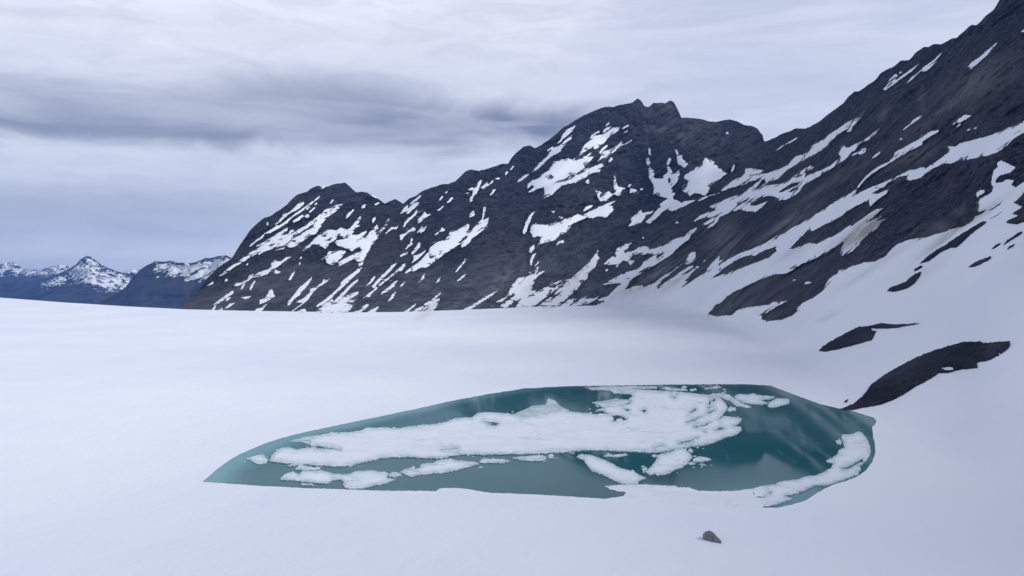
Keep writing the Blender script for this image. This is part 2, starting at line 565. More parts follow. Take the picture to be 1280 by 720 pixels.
# ------------------------------------------------------------------ snow patches on the mountains
# every line: mountain | origin u v | outline (eighths) [ | hole outlines ... ]
SNOW_LINES = '''
A|220 220|970 495 1030 455 1040 430 1075 405 1060 380 1120 370 1170 330 1220 280 1280 262 1275 285 1220 332 1140 372 1080 420 1040 458
A|220 220|890 575 960 530 1010 490 1040 495 1100 450 1190 380 1290 310 1360 260 1440 195 1425 222 1340 290 1250 360 1150 420 1110 470 1030 520 940 570
A|220 220|1165 455 1200 430 1260 390 1275 400 1230 440 1180 460
A|220 220|735 705 780 660 850 610 895 565 865 620 790 665 750 702
A|220 220|905 470 920 460 925 500 912 500
A|220 300|425 368 500 300 570 250 650 195 740 125 840 72 800 60 850 35 900 10 980 -40 1050 -85 1118 -125 1110 -95 1060 -62 1140 -62 1200 -90 1300 -150 1400 -220 1490 -300 1540 -325 1615 -352 1580 -315 1500 -270 1430 -210 1320 -125 1230 -70 1140 -5 1200 -15 1150 0 1060 60 990 110 985 103 1030 40 960 90 890 110 830 150 820 140 850 110 760 165 770 140 690 205 590 265 500 330|930 60 960 30 965 45 940 68|1020 0 1060 -20 1055 -5
A|220 300|1000 100 1050 60 1130 35 1150 10 1180 -20 1260 -60 1330 -110 1400 -180 1480 -270 1560 -310 1600 -345 1680 -367 1600 -290 1500 -220 1450 -140 1400 -70 1320 -30 1260 15 1180 70 1150 82 1110 62 1060 92|1170 20 1200 5 1195 25
A|360 220|170 718 210 690 270 620 330 570 400 540 440 535 480 550 530 515 560 530 600 535 640 500 660 470 690 440 735 390 710 460 690 500 720 490 660 540 640 590 700 590 780 540 790 560 740 610 700 640 780 600 830 550 890 485 905 520 890 570 950 510 1010 425 1000 470 950 540 900 610 880 640 830 700 800 760 760 830 745 880 715 900 700 880 725 865 680 845 700 825 650 845 720 765 745 740 720 720 640 750 600 730 560 712 500 700 470 670 420 665 400 690 370 730 340 710 280 680 240 680 190 735 140 748|500 600 540 595 548 622 510 640 470 642|345 602 375 585 385 600 360 612|430 660 490 632 480 658 440 680|575 590 600 585 590 605|400 640 420 630 425 645
A|360 300|300 207 340 180 390 160 400 105 440 120 510 110 560 100 575 115 540 170 490 225 430 250 390 225 370 182
A|360 300|505 268 510 220 560 190 640 150 715 120 690 155 640 195 570 230
A|220 300|580 462 600 430 650 430 720 390 740 350 770 340 780 355 830 325 920 290 960 260 950 230 990 200 1010 215 1050 215 1100 175 1150 165 1120 190 1060 230 1020 265 960 300 910 340 830 365 770 375 700 420 620 460
A|220 300|985 335 990 295 1010 310 1050 315 1020 335
A|220 300|635 515 660 460 690 430 665 490
A|220 300|735 500 740 470 780 410 795 410 770 460 745 505
A|220 300|370 650 420 610 500 550 570 505 575 530 510 575 440 630
A|220 300|495 610 520 580 545 575 520 605
A|220 300|490 685 540 635 590 628 540 665
A|220 300|425 710 460 675 465 695
A|220 300|355 700 395 655 400 660 375 700
A|220 300|315 455 350 430 375 415 370 440 335 450
A|220 300|485 420 500 385 520 405
A|220 300|705 255 715 228 722 240
A|220 300|840 640 835 600 880 590 920 540 930 510 960 487 975 540 990 560 930 600 880 625
A|220 300|775 730 810 690 850 680 910 640 880 680 850 725
A|220 300|650 577 700 565 755 562 700 588
A|360 300|0 660 0 620 60 550 100 490 160 440 240 370 235 390 190 460 130 520 120 545 60 590 20 640
A|360 300|20 730 80 680 150 630 100 620 80 625 120 600 175 570 230 510 220 495 290 465 340 430 350 400 365 390 370 410 420 385 380 425 310 465 250 520 210 580 160 630 80 690 40 725
A|360 300|95 725 140 690 175 695 180 725
A|360 300|285 662 330 620 380 590 430 550 480 500 530 450 530 425 580 380 640 340 700 290 737 273 710 320 650 370 600 420 560 460 480 530 420 590 350 645 290 667
A|360 300|270 730 350 655 440 590 460 620 440 640 520 590 600 550 690 520 705 518 700 535 640 580 560 630 640 598 685 588 640 630 570 680 650 640 630 690 600 725
A|360 300|450 630 480 590 540 530 600 470 640 430 705 393 690 415 620 480 560 550 490 620 460 645
A|360 300|640 730 720 690 770 650 828 626 800 665 740 710 720 728
A|360 300|790 730 850 690 912 662 870 722
A|360 300|260 350 270 338 288 335 275 350
A|360 300|5 400 30 350 70 312 60 340 25 400
A|360 300|105 245 115 220 125 235
A|360 300|120 190 132 165 138 180
A|360 300|835 470 860 440 920 370 980 320 1030 260 1090 225 1040 290 980 350 900 430 860 480
A|360 300|755 583 790 550 840 510 920 440 990 385 1060 330 1100 290 1160 240 1172 258 1120 310 1050 350 980 410 900 480 830 540 820 570 800 578 805 555
A|360 300|930 543 940 520 1010 470 1060 420 1097 402 1060 460 1000 510
A|360 300|1000 618 1040 550 1077 518 1050 580
A|360 300|768 463 820 420 860 355 880 350 850 410 800 450
A|360 300|1120 462 1170 415 1177 418 1130 460
A|360 220|415 272 440 240 460 234 430 274
A|360 220|580 425 590 385 650 335 662 342 620 390
A|360 220|735 317 750 290 777 288 770 310 745 324
A|360 220|840 440 870 410 870 440 850 472
A|360 220|865 287 890 270 917 263 900 280 880 292
A|360 220|832 194 870 202 905 224 872 216
A|360 220|328 118 350 100 377 106 350 124
A|360 220|970 583 1000 545 1040 510 1080 515 1102 498 1085 530 1040 530 1000 560
A|360 220|210 362 240 330 272 310 265 325 225 362
A|360 220|50 462 90 425 152 388 120 425 70 460
A|360 220|165 402 190 385 215 388 207 415 180 414|182 400 198 393 196 406
A|360 220|180 332 215 305 220 310 190 336
A|360 220|265 287 285 265 292 272 270 292
A|360 220|0 582 30 540 60 543 20 577
B|500 200|95 442 140 400 205 353 208 365 150 415 105 447
B|500 200|0 537 40 480 80 448 75 490 120 450 160 425 190 423 180 450 130 490 70 552 58 540 85 505 40 520
B|500 200|30 667 50 620 90 580 130 550 165 498 172 520 160 545 110 590 60 640 40 672
B|500 200|175 632 185 590 220 555 245 518 265 540 302 543 270 570 240 580 210 615
B|500 280|0 158 0 110 50 95 80 70 130 33 157 50 145 65 100 75 40 120 20 157
B|500 280|170 87 200 55 215 23 235 40 267 18 250 60 220 85 210 97 200 80
B|500 280|113 303 130 265 170 215 190 178 207 210 190 240 150 280 125 302
B|500 280|53 252 75 215 100 200 115 143 127 150 115 190 137 200 100 220 70 247
B|500 280|0 322 30 298 82 278 70 300 20 322
B|500 280|395 77 420 33 447 55 430 77
B|500 280|343 107 380 80 387 90 360 110
B|500 280|0 473 20 430 52 396 50 420 20 462
B|500 280|45 492 90 450 150 410 200 370 250 320 290 270 300 235 350 200 390 175 440 165 490 115 490 90 530 65 560 70 600 45 660 10 687 -5 692 30 670 90 720 60 780 -10 800 -30 820 -45 835 -160 859 -182 850 -130 828 -40 889 -62 870 0 830 60 780 100 720 140 690 190 650 220 610 242 620 190 560 220 500 260 440 300 390 340 330 380 260 437 210 430 130 482 130 460 60 492|300 340 350 308 357 320 310 347|388 275 427 260 405 287|580 187 662 123 668 130 600 192
B|500 280|113 397 140 350 133 320 190 305 257 263 240 290 190 340
B|500 200|700 417 700 380 720 360 735 300 690 300 680 295 710 275 740 280 765 270 790 210 815 188 812 220 790 280 765 330 735 360 715 412
B|500 200|813 277 845 245 870 223 892 250 860 265 835 290
B|500 200|888 237 930 198 932 220 905 242
B|500 200|898 352 930 300 957 288 940 325 910 352
B|500 200|948 186 980 176 1002 188 970 194
B|500 200|1048 147 1065 113 1082 118 1060 147
B|500 200|1098 97 1130 56 1137 68 1110 99
B|500 200|448 332 480 293 492 293 465 330
B|500 200|388 402 420 360 432 363 405 402
B|500 200|468 432 490 400 520 373 532 383 510 407
B|500 200|373 507 430 458 437 463 395 504
B|500 200|693 572 700 540 735 508 747 550 715 572
B|500 200|653 332 690 323 682 334
B|500 200|765 100 790 88 822 96 790 106
B|500 280|553 482 580 440 620 400 655 343 662 365 630 400 570 477
B|500 280|568 572 600 540 660 498 640 530 600 560
B|500 280|358 587 380 555 402 538 390 570
B|500 280|178 587 215 540 252 488 240 550 210 565
B|500 280|0 622 50 568 62 573 10 627
B|500 340|30 415 100 360 167 308 150 335 70 405
B|500 340|120 410 230 330 300 290 360 240 407 203 400 225 340 275 397 263 380 310 335 405|230 390 290 340 300 340 245 392|190 392 260 335 268 338 205 392
B|500 340|615 392 720 335 820 270 900 225 972 188 930 225 840 285 770 330 690 392
B|640 320|-155 462 -90 420 -40 370 10 280 60 225 122 198 115 230 60 290 130 220 180 155 205 150 210 165 240 120 264 108 255 150 230 195 280 160 327 148 300 170 245 210 230 250 200 300 200 340 257 323 220 370 160 410 300 330 400 280 500 240 480 260 390 320 582 223 560 245 460 320 350 400 205 512 30 525 90 430 20 460 -60 520 -120 500 -60 455 20 405 10 380 -40 400 -100 455
B|640 320|250 515 400 400 470 330 560 250 640 180 740 90 800 30 830 -10 862 -57 852 0 872 20 850 60 830 110 760 170 752 225 700 260 667 310 640 340 580 390 460 515|385 440 430 390 500 348 470 385 400 437|735 115 765 92 760 108
B|640 320|480 505 560 440 645 428 600 470 565 508
B|640 320|580 508 660 450 742 403 720 430 830 425 862 403 850 425 790 460 740 485 680 488
B|640 320|858 442 900 420 962 403 930 435 880 449
B|640 120|453 477 490 435 510 380 560 330 632 296 600 350 570 380 510 430 480 462
B|640 120|198 762 240 710 290 660 350 610 400 530 353 550 360 533 410 505 420 520 480 500 510 465 560 420 602 391 590 430 540 470 500 520 490 550 440 580 380 610 330 660 265 722 205 762
B|640 200|53 224 70 200 110 165 172 133 150 160 100 202
B|640 120|155 922 155 880 200 845 260 825 295 800 305 775 345 760 385 720 400 690 420 650 470 650 500 630 520 640 560 625 610 640 640 610 680 570 720 500 770 440 800 390 870 343 872 365 840 390 890 390 920 380 980 340 1010 303 1035 320 1077 308 1060 350 990 390 950 430 920 470 880 500 830 540 810 510 760 530 690 590 640 640 700 620 740 600 802 556 770 600 824 598 790 640 740 690 720 720 660 770 560 830 480 850 450 872 530 850 600 830 620 790 680 760 715 733 780 720 840 700 890 673 927 683 900 710 860 730 850 760 800 770 750 800 700 840 640 870 560 880 500 900 440 940 400 985 313 1022 330 960 320 920 290 915 210 950 158 967 230 900 190 890 165 922|530 825 580 795 625 772 600 800 540 828|350 815 385 795 390 808 365 825|720 530 740 522 738 540
B|640 120|858 657 890 610 910 555 960 545 1020 520 1080 460 1130 455 1207 408 1190 450 1140 480 1080 500 1030 550 950 612 900 620|1090 478 1160 440 1165 455 1110 480
B|640 120|903 362 940 320 987 306 970 330 920 367
B|640 120|938 297 965 263 972 278 945 302
B|640 120|863 572 900 520 962 485 940 515 890 572
B|640 120|963 657 990 613 1007 630 985 657
B|640 120|1098 327 1160 288 1167 298 1120 324
B|640 120|1118 372 1150 343 1152 358
B|640 200|738 212 760 193 782 215 765 237 740 232
B|640 200|843 122 870 93 887 98 870 122
B|640 200|823 288 870 310 920 340 950 320 980 318 1000 340 1025 320 1015 240 1024 148 1036 170 1042 235 1070 270 1132 282 1100 310 1070 357 1040 350 1020 340 990 360 940 407 880 410 860 370 850 330|878 342 905 338 918 355 890 372
B|640 200|1178 327 1185 288 1247 300 1230 320
B|640 200|1158 267 1185 243 1192 248 1170 270
B|640 200|108 720 140 620 180 545 227 513 200 560 170 630 142 715 122 742
B|640 200|178 715 200 650 240 622 245 645 320 640 330 655 440 620 490 625 530 580 560 590 600 560 680 538 700 555 750 530 850 480 940 440 1037 408 1010 430 970 455 1017 470 1010 510 930 582 890 565 830 575 805 607 800 575 740 580 660 610 600 640 570 690 560 702 480 752 430 802 310 827 262 848 300 765 250 760 215 782 200 740
B|640 200|713 512 740 465 812 448 790 475 740 502
B|640 200|393 510 430 513 415 532
B|640 200|468 563 512 575 490 585
B|640 280|443 212 465 175 512 163 517 187 480 187
B|640 280|173 282 180 240 222 208 217 255 190 287
B|640 280|178 370 205 310 242 293 210 350 190 422
B|640 280|228 422 267 368 262 395
B|640 280|930 465 945 450 965 452 950 472
B|780 250|-202 640 -160 600 -100 550 -70 490 -10 455 30 435 82 430 40 480 0 520 100 510 150 475 200 461 247 475 240 495 290 490 380 460 450 410 530 385 600 365 660 310 732 273 720 300 665 350 650 390 580 440 520 490 480 540 400 590 340 630 280 670 200 715 120 760 50 800 -60 830 -205 848 -192 820 -70 770 0 730 100 705 160 680 200 620 280 570 302 555 200 543 90 545 58 580 60 608 107 610 70 652 35 615 -10 600 -80 682 -70 645 -200 642|320 582 330 545 412 518 370 562
B|780 180|218 155 245 133 262 190 270 240 300 270 307 300 290 330 310 347 390 345 400 310 440 280 435 223 455 230 475 260 485 297 510 285 552 263 557 290 540 350 520 390 480 430 480 490 512 490 490 520 500 560 550 570 562 587 640 570 722 560 600 622 560 640 480 672 440 655 390 680 340 725 310 760 265 802 235 785 203 777 260 740 310 680 362 630 360 600 385 580 442 545 298 502 302 440 290 400 258 352 245 310 252 280 230 200|438 352 460 328 467 380 443 392
B|780 180|583 467 630 430 642 370 600 340 608 310 700 260 720 233 790 210 788 175 815 138 845 160 855 187 865 158 900 180 912 210 942 225 945 240 990 265 1032 300 950 350 890 390 860 430 840 480 810 512 760 500 700 490 658 522 640 495
B|780 180|528 125 577 113 582 150 637 195 610 237 540 202
B|780 180|508 55 525 58 547 110 530 107
B|780 180|428 192 450 138 472 150 455 190 435 212
B|780 180|243 95 250 38 264 60 264 112
B|780 180|1068 282 1095 208 1107 215 1090 267
B|780 180|58 492 60 453 127 465 110 482
B|780 180|153 462 187 438 187 456
B|780 110|1018 462 1030 438 1047 455
C|780 250|48 262 80 220 68 190 110 150 170 98 177 130 220 125 297 108 270 135 215 150 210 175 170 220 120 242
C|920 190|-380 482 -320 450 -220 425 -170 410 -140 360 -80 310 -20 280 0 268 60 250 90 210 98 163 180 166 272 185 240 215 190 217 130 247 220 225 330 210 420 175 520 135 545 95 600 45 680 20 720 0 760 -60 850 -110 930 -170 1000 -220 1120 -302 1190 -332 1230 -372 1288 -413 1260 -360 1240 -328 1200 -280 1160 -228 1140 -203 1103 -203 1130 -250 1000 -160 940 -100 890 -40 790 20 700 65 560 150 510 175 470 220 430 262 360 287 310 302 272 273 140 290 90 322 0 347 -70 362 -150 400 -260 440 -370 492|672 30 690 20 690 38
C|920 190|-427 702 -380 650 -320 620 -270 600 -208 590 -200 570 -262 553 -250 538 -120 480 0 435 60 420 120 370 160 350 200 310 262 278 250 300 180 372 165 388 230 358 310 303 322 310 300 337 400 325 470 310 540 280 580 225 620 213 660 180 690 163 740 138 782 150 770 167 720 180 690 205 690 237 780 210 860 180 940 140 1000 90 1040 60 1028 10 1050 -52 1072 -82 1087 -50 1120 -40 1160 -60 1230 -95 1280 -120 1340 -160 1432 -237 1400 -190 1320 -120 1240 -80 1180 -10 1110 60 1040 110 980 150 900 190 830 240 760 280 690 320 640 390 570 440 500 477 430 482 418 460 380 440 310 435 240 460 150 510 138 538 200 540 312 493 260 550 200 602 100 590 40 570 0 582 -100 622 -170 650 -280 722 -327 722 -240 660 -190 640 -130 608 -260 660 -300 653 -390 682|423 407 480 358 560 313 652 291 610 337 520 372 460 402|523 402 560 368 622 338 600 372 555 402|22 527 70 488 127 463 90 497|578 257 620 233 662 228 610 257
C|780 250|833 282 860 250 900 225 920 190 957 168 930 215 890 257
C|780 250|513 237 530 213 547 230
C|780 250|182 388 192 368 202 380
C|1040 120|193 602 230 570 290 550 300 528 340 523 337 555 290 587 250 575|305 545 325 538 318 558
C|1040 120|403 622 430 590 482 558 470 580 430 612
C|1040 120|673 434 690 420 707 430 690 444
C|1040 120|707 338 780 280 810 245 850 215 897 198 860 235 800 280 720 337
C|1040 40|513 577 560 520 580 470 640 418 657 440 620 480 660 470 740 410 862 323 800 390 700 460 620 520 530 582|545 545 600 500 610 505 560 550
C|1040 40|748 512 790 460 870 400 930 340 980 310 1040 260 1097 208 1070 250 1000 310 960 345 1047 293 1000 340 940 392 890 390 830 440 770 507
C|1040 40|670 408 690 396 698 400 680 412
C|1120 0|718 672 750 630 840 570 920 500 1000 435 1022 418 1000 450 970 470 920 540 830 620 740 697 755 670
C|1120 80|563 602 630 550 690 508 752 515 700 555 640 580 590 602
C|1120 80|608 632 640 593 642 610
C|1120 80|703 667 740 646 742 658
C|1120 80|778 647 805 630 802 644
C|1120 0|1253 322 1282 288 1284 312
C|1040 120|1067 343 980 360 920 385 875 402 912 405 870 435 790 475 700 530 660 545 622 575 615 610 560 665 510 682 420 735 350 795 290 860 253 915 264 920 312 855 392 780 472 730 562 677 612 647 680 600 782 545 860 505 897 490 900 460 970 410 1062 357
C|920 120|398 545 440 515 474 492 476 498 420 535
C|920 120|495 486 540 455 608 415 612 422 560 455
C|780 310|830 212 850 190 900 130 957 83 945 132 992 114 930 170 880 215 838 227
C|1120 150|835 715 840 700 885 705 880 730 850 728
C|1120 220|800 170 850 145 887 148 870 175 835 192 815 215
C|1120 150|1155 385 1200 360 1260 335 1262 342 1190 382
'''

# the great snow sheet: far rim, aprons under the cliffs and the two long snow ramps on the right
FIELD = chain(
    (0, 0, 1, '-500 1080 -500 350 -300 356 0 372 80 378 160 383 230 386.5 300 388.3 380 389.6 440 390.3 500 390 580 387.2 660 383.8 744 381.8'),
    (780, 310, '-240 562 -180 500 -80 400 -20 330 60 240 110 232 80 310 10 417 100 385 200 362 190 400 300 350 400 275 450 250 530 190 600 140 620 100 660 50 717 38 710 110 650 165 580 170 520 210 450 270 340 370 330 407 400 350 480 300 560 240 640 190 717 168 690 190 620 235 580 270 640 250 720 190 842 93 830 110 760 180 700 230 650 285 605 332 640 335 580 387 690 325 800 257'),
    (880, 260, '80 600 200 540 340 460 480 410 600 355 700 290 820 230 960 160 1080 90 1220 0'),
    (1040, 200, '0 440 60 395 160 345 246 293 235 352 300 315 400 270 500 230 600 185 680 150 770 105 830 95 870 85'),
    (1120, 150, '190 495 250 475 310 470 400 420 460 375 515 330 508 263 600 265 640 230 740 210 850 180 940 155 1000 130 1060 105 1110 80 1200 40 1290 5'),
    (0, 0, 1, '1330 128 1400 105 1500 90 1640 120 1850 160 2400 230 2400 1080'))
HOLE_BAND = pts('60 705 120 670 200 600 300 540 360 500 460 470 510 480 560 445 640 410 715 395 725 430 660 490 540 540 400 590 260 640 120 690', 880, 260)
HOLE_ROCK = chain(
    (880, 260, '850 415 880 380 940 320 1000 260 1050 222 1090 230 1130 210 1200 170'),
    (1040, 200, '0 617 90 560 180 495 320 420 375 408 376 470 420 430 470 390 540 340 562 300 500 320 460 340 400 335 480 285 525 265 560 225 600 210 680 165'),
    (1120, 150, '105 555 110 600 150 605 240 580 310 520 400 470 490 430 540 435 640 410 780 385 900 360 1000 330 1110 255 1160 200 1220 160 1290 122'),
    (0, 0, 1, '1330 150 1420 120 1450 170 1360 215 1310 218'),
    (1120, 150, '1280 620 1190 680 1165 640 1180 600 1110 595 1060 625 1000 630 1000 600 1030 560 1080 545 1150 525 1195 475 1130 440 1060 410 1010 418 1020 470 975 500 955 620 965 715'),
    (1120, 220, '965 150 940 175 870 210 810 250 810 280 798 340 830 362 902 333 880 360 830 390 800 400 760 455 660 510 540 535 490 562 300 610 120 640 20 680'),
    (1040, 280, '680 185 640 215 570 275 530 325 430 375 320 385 130 445 70 465 50 495 0 530'),
    (880, 320, '1240 240 1210 310 1190 350 1090 420 990 465 920 530 935 545 880 600 770 640 640 652 575 630 580 595 700 520 832 450 740 465 690 462 660 485 420 515 330 545 280 590 120 603 40 580 110 500 170 465 230 405 290 365 420 300 520 255 640 205 700 185 790 180 880 150 910 125 865 128 950 95 1000 70 1060 50 1150 5'),
    (880, 260, '1200 460'),
    (1040, 280, '0 245 60 210 122 183 90 260 83 310 110 317 200 275 270 215 280 180 340 120 440 50'),
    (1040, 200, '480 640 542 588 440 610 500 563 400 600 330 640 400 580 470 520 512 483 450 490 380 530 300 590 200 660 180 655 80 720'),
    (880, 260, '1280 285 1200 320 1130 360 1060 345 960 385 920 400'))
SNOW_IN_ROCK = [pts('885 247 895 232 925 237 905 250', 880, 320), pts('1005 288 1010 265 1040 255 1080 262 1040 280', 880, 320)]

# rock showing through the snowfield: origin | outline | label
OUTCROP_LINES = '''
1000 380 8|185 475 215 440 280 395 360 350 500 280 580 240 650 240 820 203 880 215 950 218 1100 212 1187 206 1180 216 1030 240 980 252 870 262 690 258 720 275 762 285 750 305 735 340 710 378 600 410 480 440 370 465 250 488|dark wedge of bare rock with a thin pointed tail, on snow between lake and cliffs
1040 410 5.333|50 540 140 505 190 465 240 410 250 385 350 315 450 260 560 205 660 165 780 130 870 105 980 102 1000 112 1090 110 1180 98 1183 130 1160 160 1110 195 1040 230 960 245 967 280 850 290 770 312 710 310 650 350 560 395 480 445 400 485 310 515 190 535 130 550|longest dark rock outcrop, curving down the snow slope to the right corner of the lake
1120 280 8|220 415 260 380 330 320 400 270 470 235 530 190 620 130 700 80 800 20 860 -15 907 -12 880 20 800 75 740 120 700 165 640 220 600 250 540 255 470 285 400 330 330 385|narrow slanting rock rib with dirty snow on its upper edge, below the big cliff
1120 280 8|173 492 180 460 240 430 272 440 230 465|small blocky rock sitting just under the lower end of the slanting rib
1040 280 8|545 685 570 655 640 625 740 590 760 560 830 510 890 488 880 530 850 570 820 610 760 650 680 680 600 692|tongue-shaped dark rock below the slanting rib, rounded at its lower end
1120 280 8|713 446 780 400 860 365 942 338 947 355 900 390 820 430 760 449|isolated spindle-shaped rock low on the smooth snow, under the row of small slivers
1120 280 8|953 264 980 235 1047 203 1030 230 970 263|short thin rock sliver at the lower left of the row near the right edge
1120 280 8|1068 227 1100 185 1160 140 1252 88 1257 105 1210 140 1140 180 1080 223|longest thin rock sliver of the row near the right edge of the snow slope
1120 280 8|1103 270 1130 235 1187 208 1170 235 1115 270|small rock sliver just below the longest sliver near the right edge
1120 220 8|1300 150 1210 250 1170 280 1230 310 1262 318 1220 350 1155 390 1222 410 1180 430 1110 460 1098 485 1200 499 1250 480 1300 470 1420 420 1440 250|ragged dark rock with notched left side at the right edge, high on the snow slope
1120 220 8|923 362 950 340 980 325 1062 263 1030 300 960 347|hairline dark rock streak crossing the upper snow beside the big rock face
1120 220 8|933 442 1000 405 1052 373 1010 405 950 440|second hairline rock streak, a little lower and shorter, above the slanting rib
940 470 8|908 267 930 245 962 238 940 264|tiny rock chip on the snow above the right corner of the lake
'''

SHELF = chain(
    (640, 550, '930 465 1100 452 1250 452'),
    (780, 550, '130 450 240 452 480 462 510 460 540 475 650 478 690 492 750 508 860 513 1020 515 1120 510 1200 497 1260 490'),
    (940, 530, 6.544, '0 535 70 515 200 497 230 475 380 460 450 432 510 430 580 405 640 370 665 335 605 305 670 275 700 245 715 215 755 200 750 165 730 110 740 92 830 85 865 65 900 75 945 130 965 180 972 230 960 265 940 300 882 350 890 380 860 420 760 460 600 512 520 505 440 545 360 575 270 595 330 620 290 635 200 665 80 686 -60 694'),
    (780, 550, '1000 705 800 695 560 680 300 655 60 630 -30 590'),
    (640, 550, '1143 525 1050 512 980 490'))
SHELF_HOLES = [pts('730 375 790 372 830 352 870 325 907 318 907 285 870 305 820 340 780 355', 940, 530, 6.544),
               pts('15 600 60 592 125 602 60 606', 940, 530, 6.544), pts('140 560 155 560 150 580', 940, 530, 6.544),
               pts('5 560 22 568 15 582', 940, 530, 6.544)]

SHEET = chain(
    (240, 530, '780 382 790 330 850 265 900 245 970 240 1050 262 1150 245 1230 235'),
    (380, 510, '70 395 60 340 100 290 250 257 420 250 560 235 640 200 720 205 830 200 880 207 950 207 1060 192'),
    (520, 470, '0 502 150 490 300 470 400 427 560 420 620 372 720 367 900 378 1000 400 1120 415'),
    (660, 470, '0 412 150 386 330 345 450 365 560 376 680 390 750 380 815 388 740 352 670 352 760 322 700 302 820 298 1000 290 1040 262 1000 240 1050 212 1030 188 860 175 820 150 650 140 830 132 1060 136'),
    (800, 470, '0 140 200 150 360 160 500 175 590 185 700 200 800 225 850 270 880 320 840 375 825 402 920 415 1017 430 990 480 935 512 1010 513 1017 545 960 592 860 615 760 660 640 690 540 717'),
    (780, 550, '860 42 740 62 610 82 550 92 480 107 370 127 240 132 120 127'),
    (640, 550, '1130 122 960 112 700 110 630 117 520 132 400 137 250 142 100 152'),
    (480, 550, '1280 147 1000 157 860 150 740 157 600 182 570 192 400 187 240 177 50 182'),
    (380, 510, '740 512 580 552 450 582 350 592 200 587 100 580 0 570'),
    (240, 530, '1150 410 1000 427 950 427 1000 407 900 395'))
SHEET_HOLES = [pts(s, 800, 470) for s in (
    '490 382 520 355 550 331 562 345 530 367', '463 470 540 440 622 403 560 447 480 472', '668 380 700 358 747 343 737 360 690 382',
    '713 247 740 233 757 240 740 257 720 257', '538 517 640 495 707 468 660 502 560 522', '738 552 790 523 852 528 800 544 750 554',
    '378 680 480 650 582 623 500 662 400 684', '138 717 250 693 200 714', '803 417 837 388 832 412 783 447', '688 292 700 238 710 270 695 302',
    '328 210 357 222 340 228', '8 343 40 343 67 355 40 372', '672 316 730 322 690 326', '640 570 662 563 658 574')] + \
    [pts(s, 660, 470) for s in ('843 403 890 398 952 415 988 440 960 452 930 425 880 440 892 457 843 457 860 430',
                                '958 338 1010 338 1022 355 980 354', '1128 343 1182 350 1170 367')] + \
    [pts('668 456 760 468 832 480 800 502 718 500 770 487', 520, 470), pts('98 393 150 388 220 405 372 423 230 414 140 412', 380, 510),
     pts('700 88 750 82 720 96', 480, 550), pts('575 102 690 92 580 106', 480, 550)]

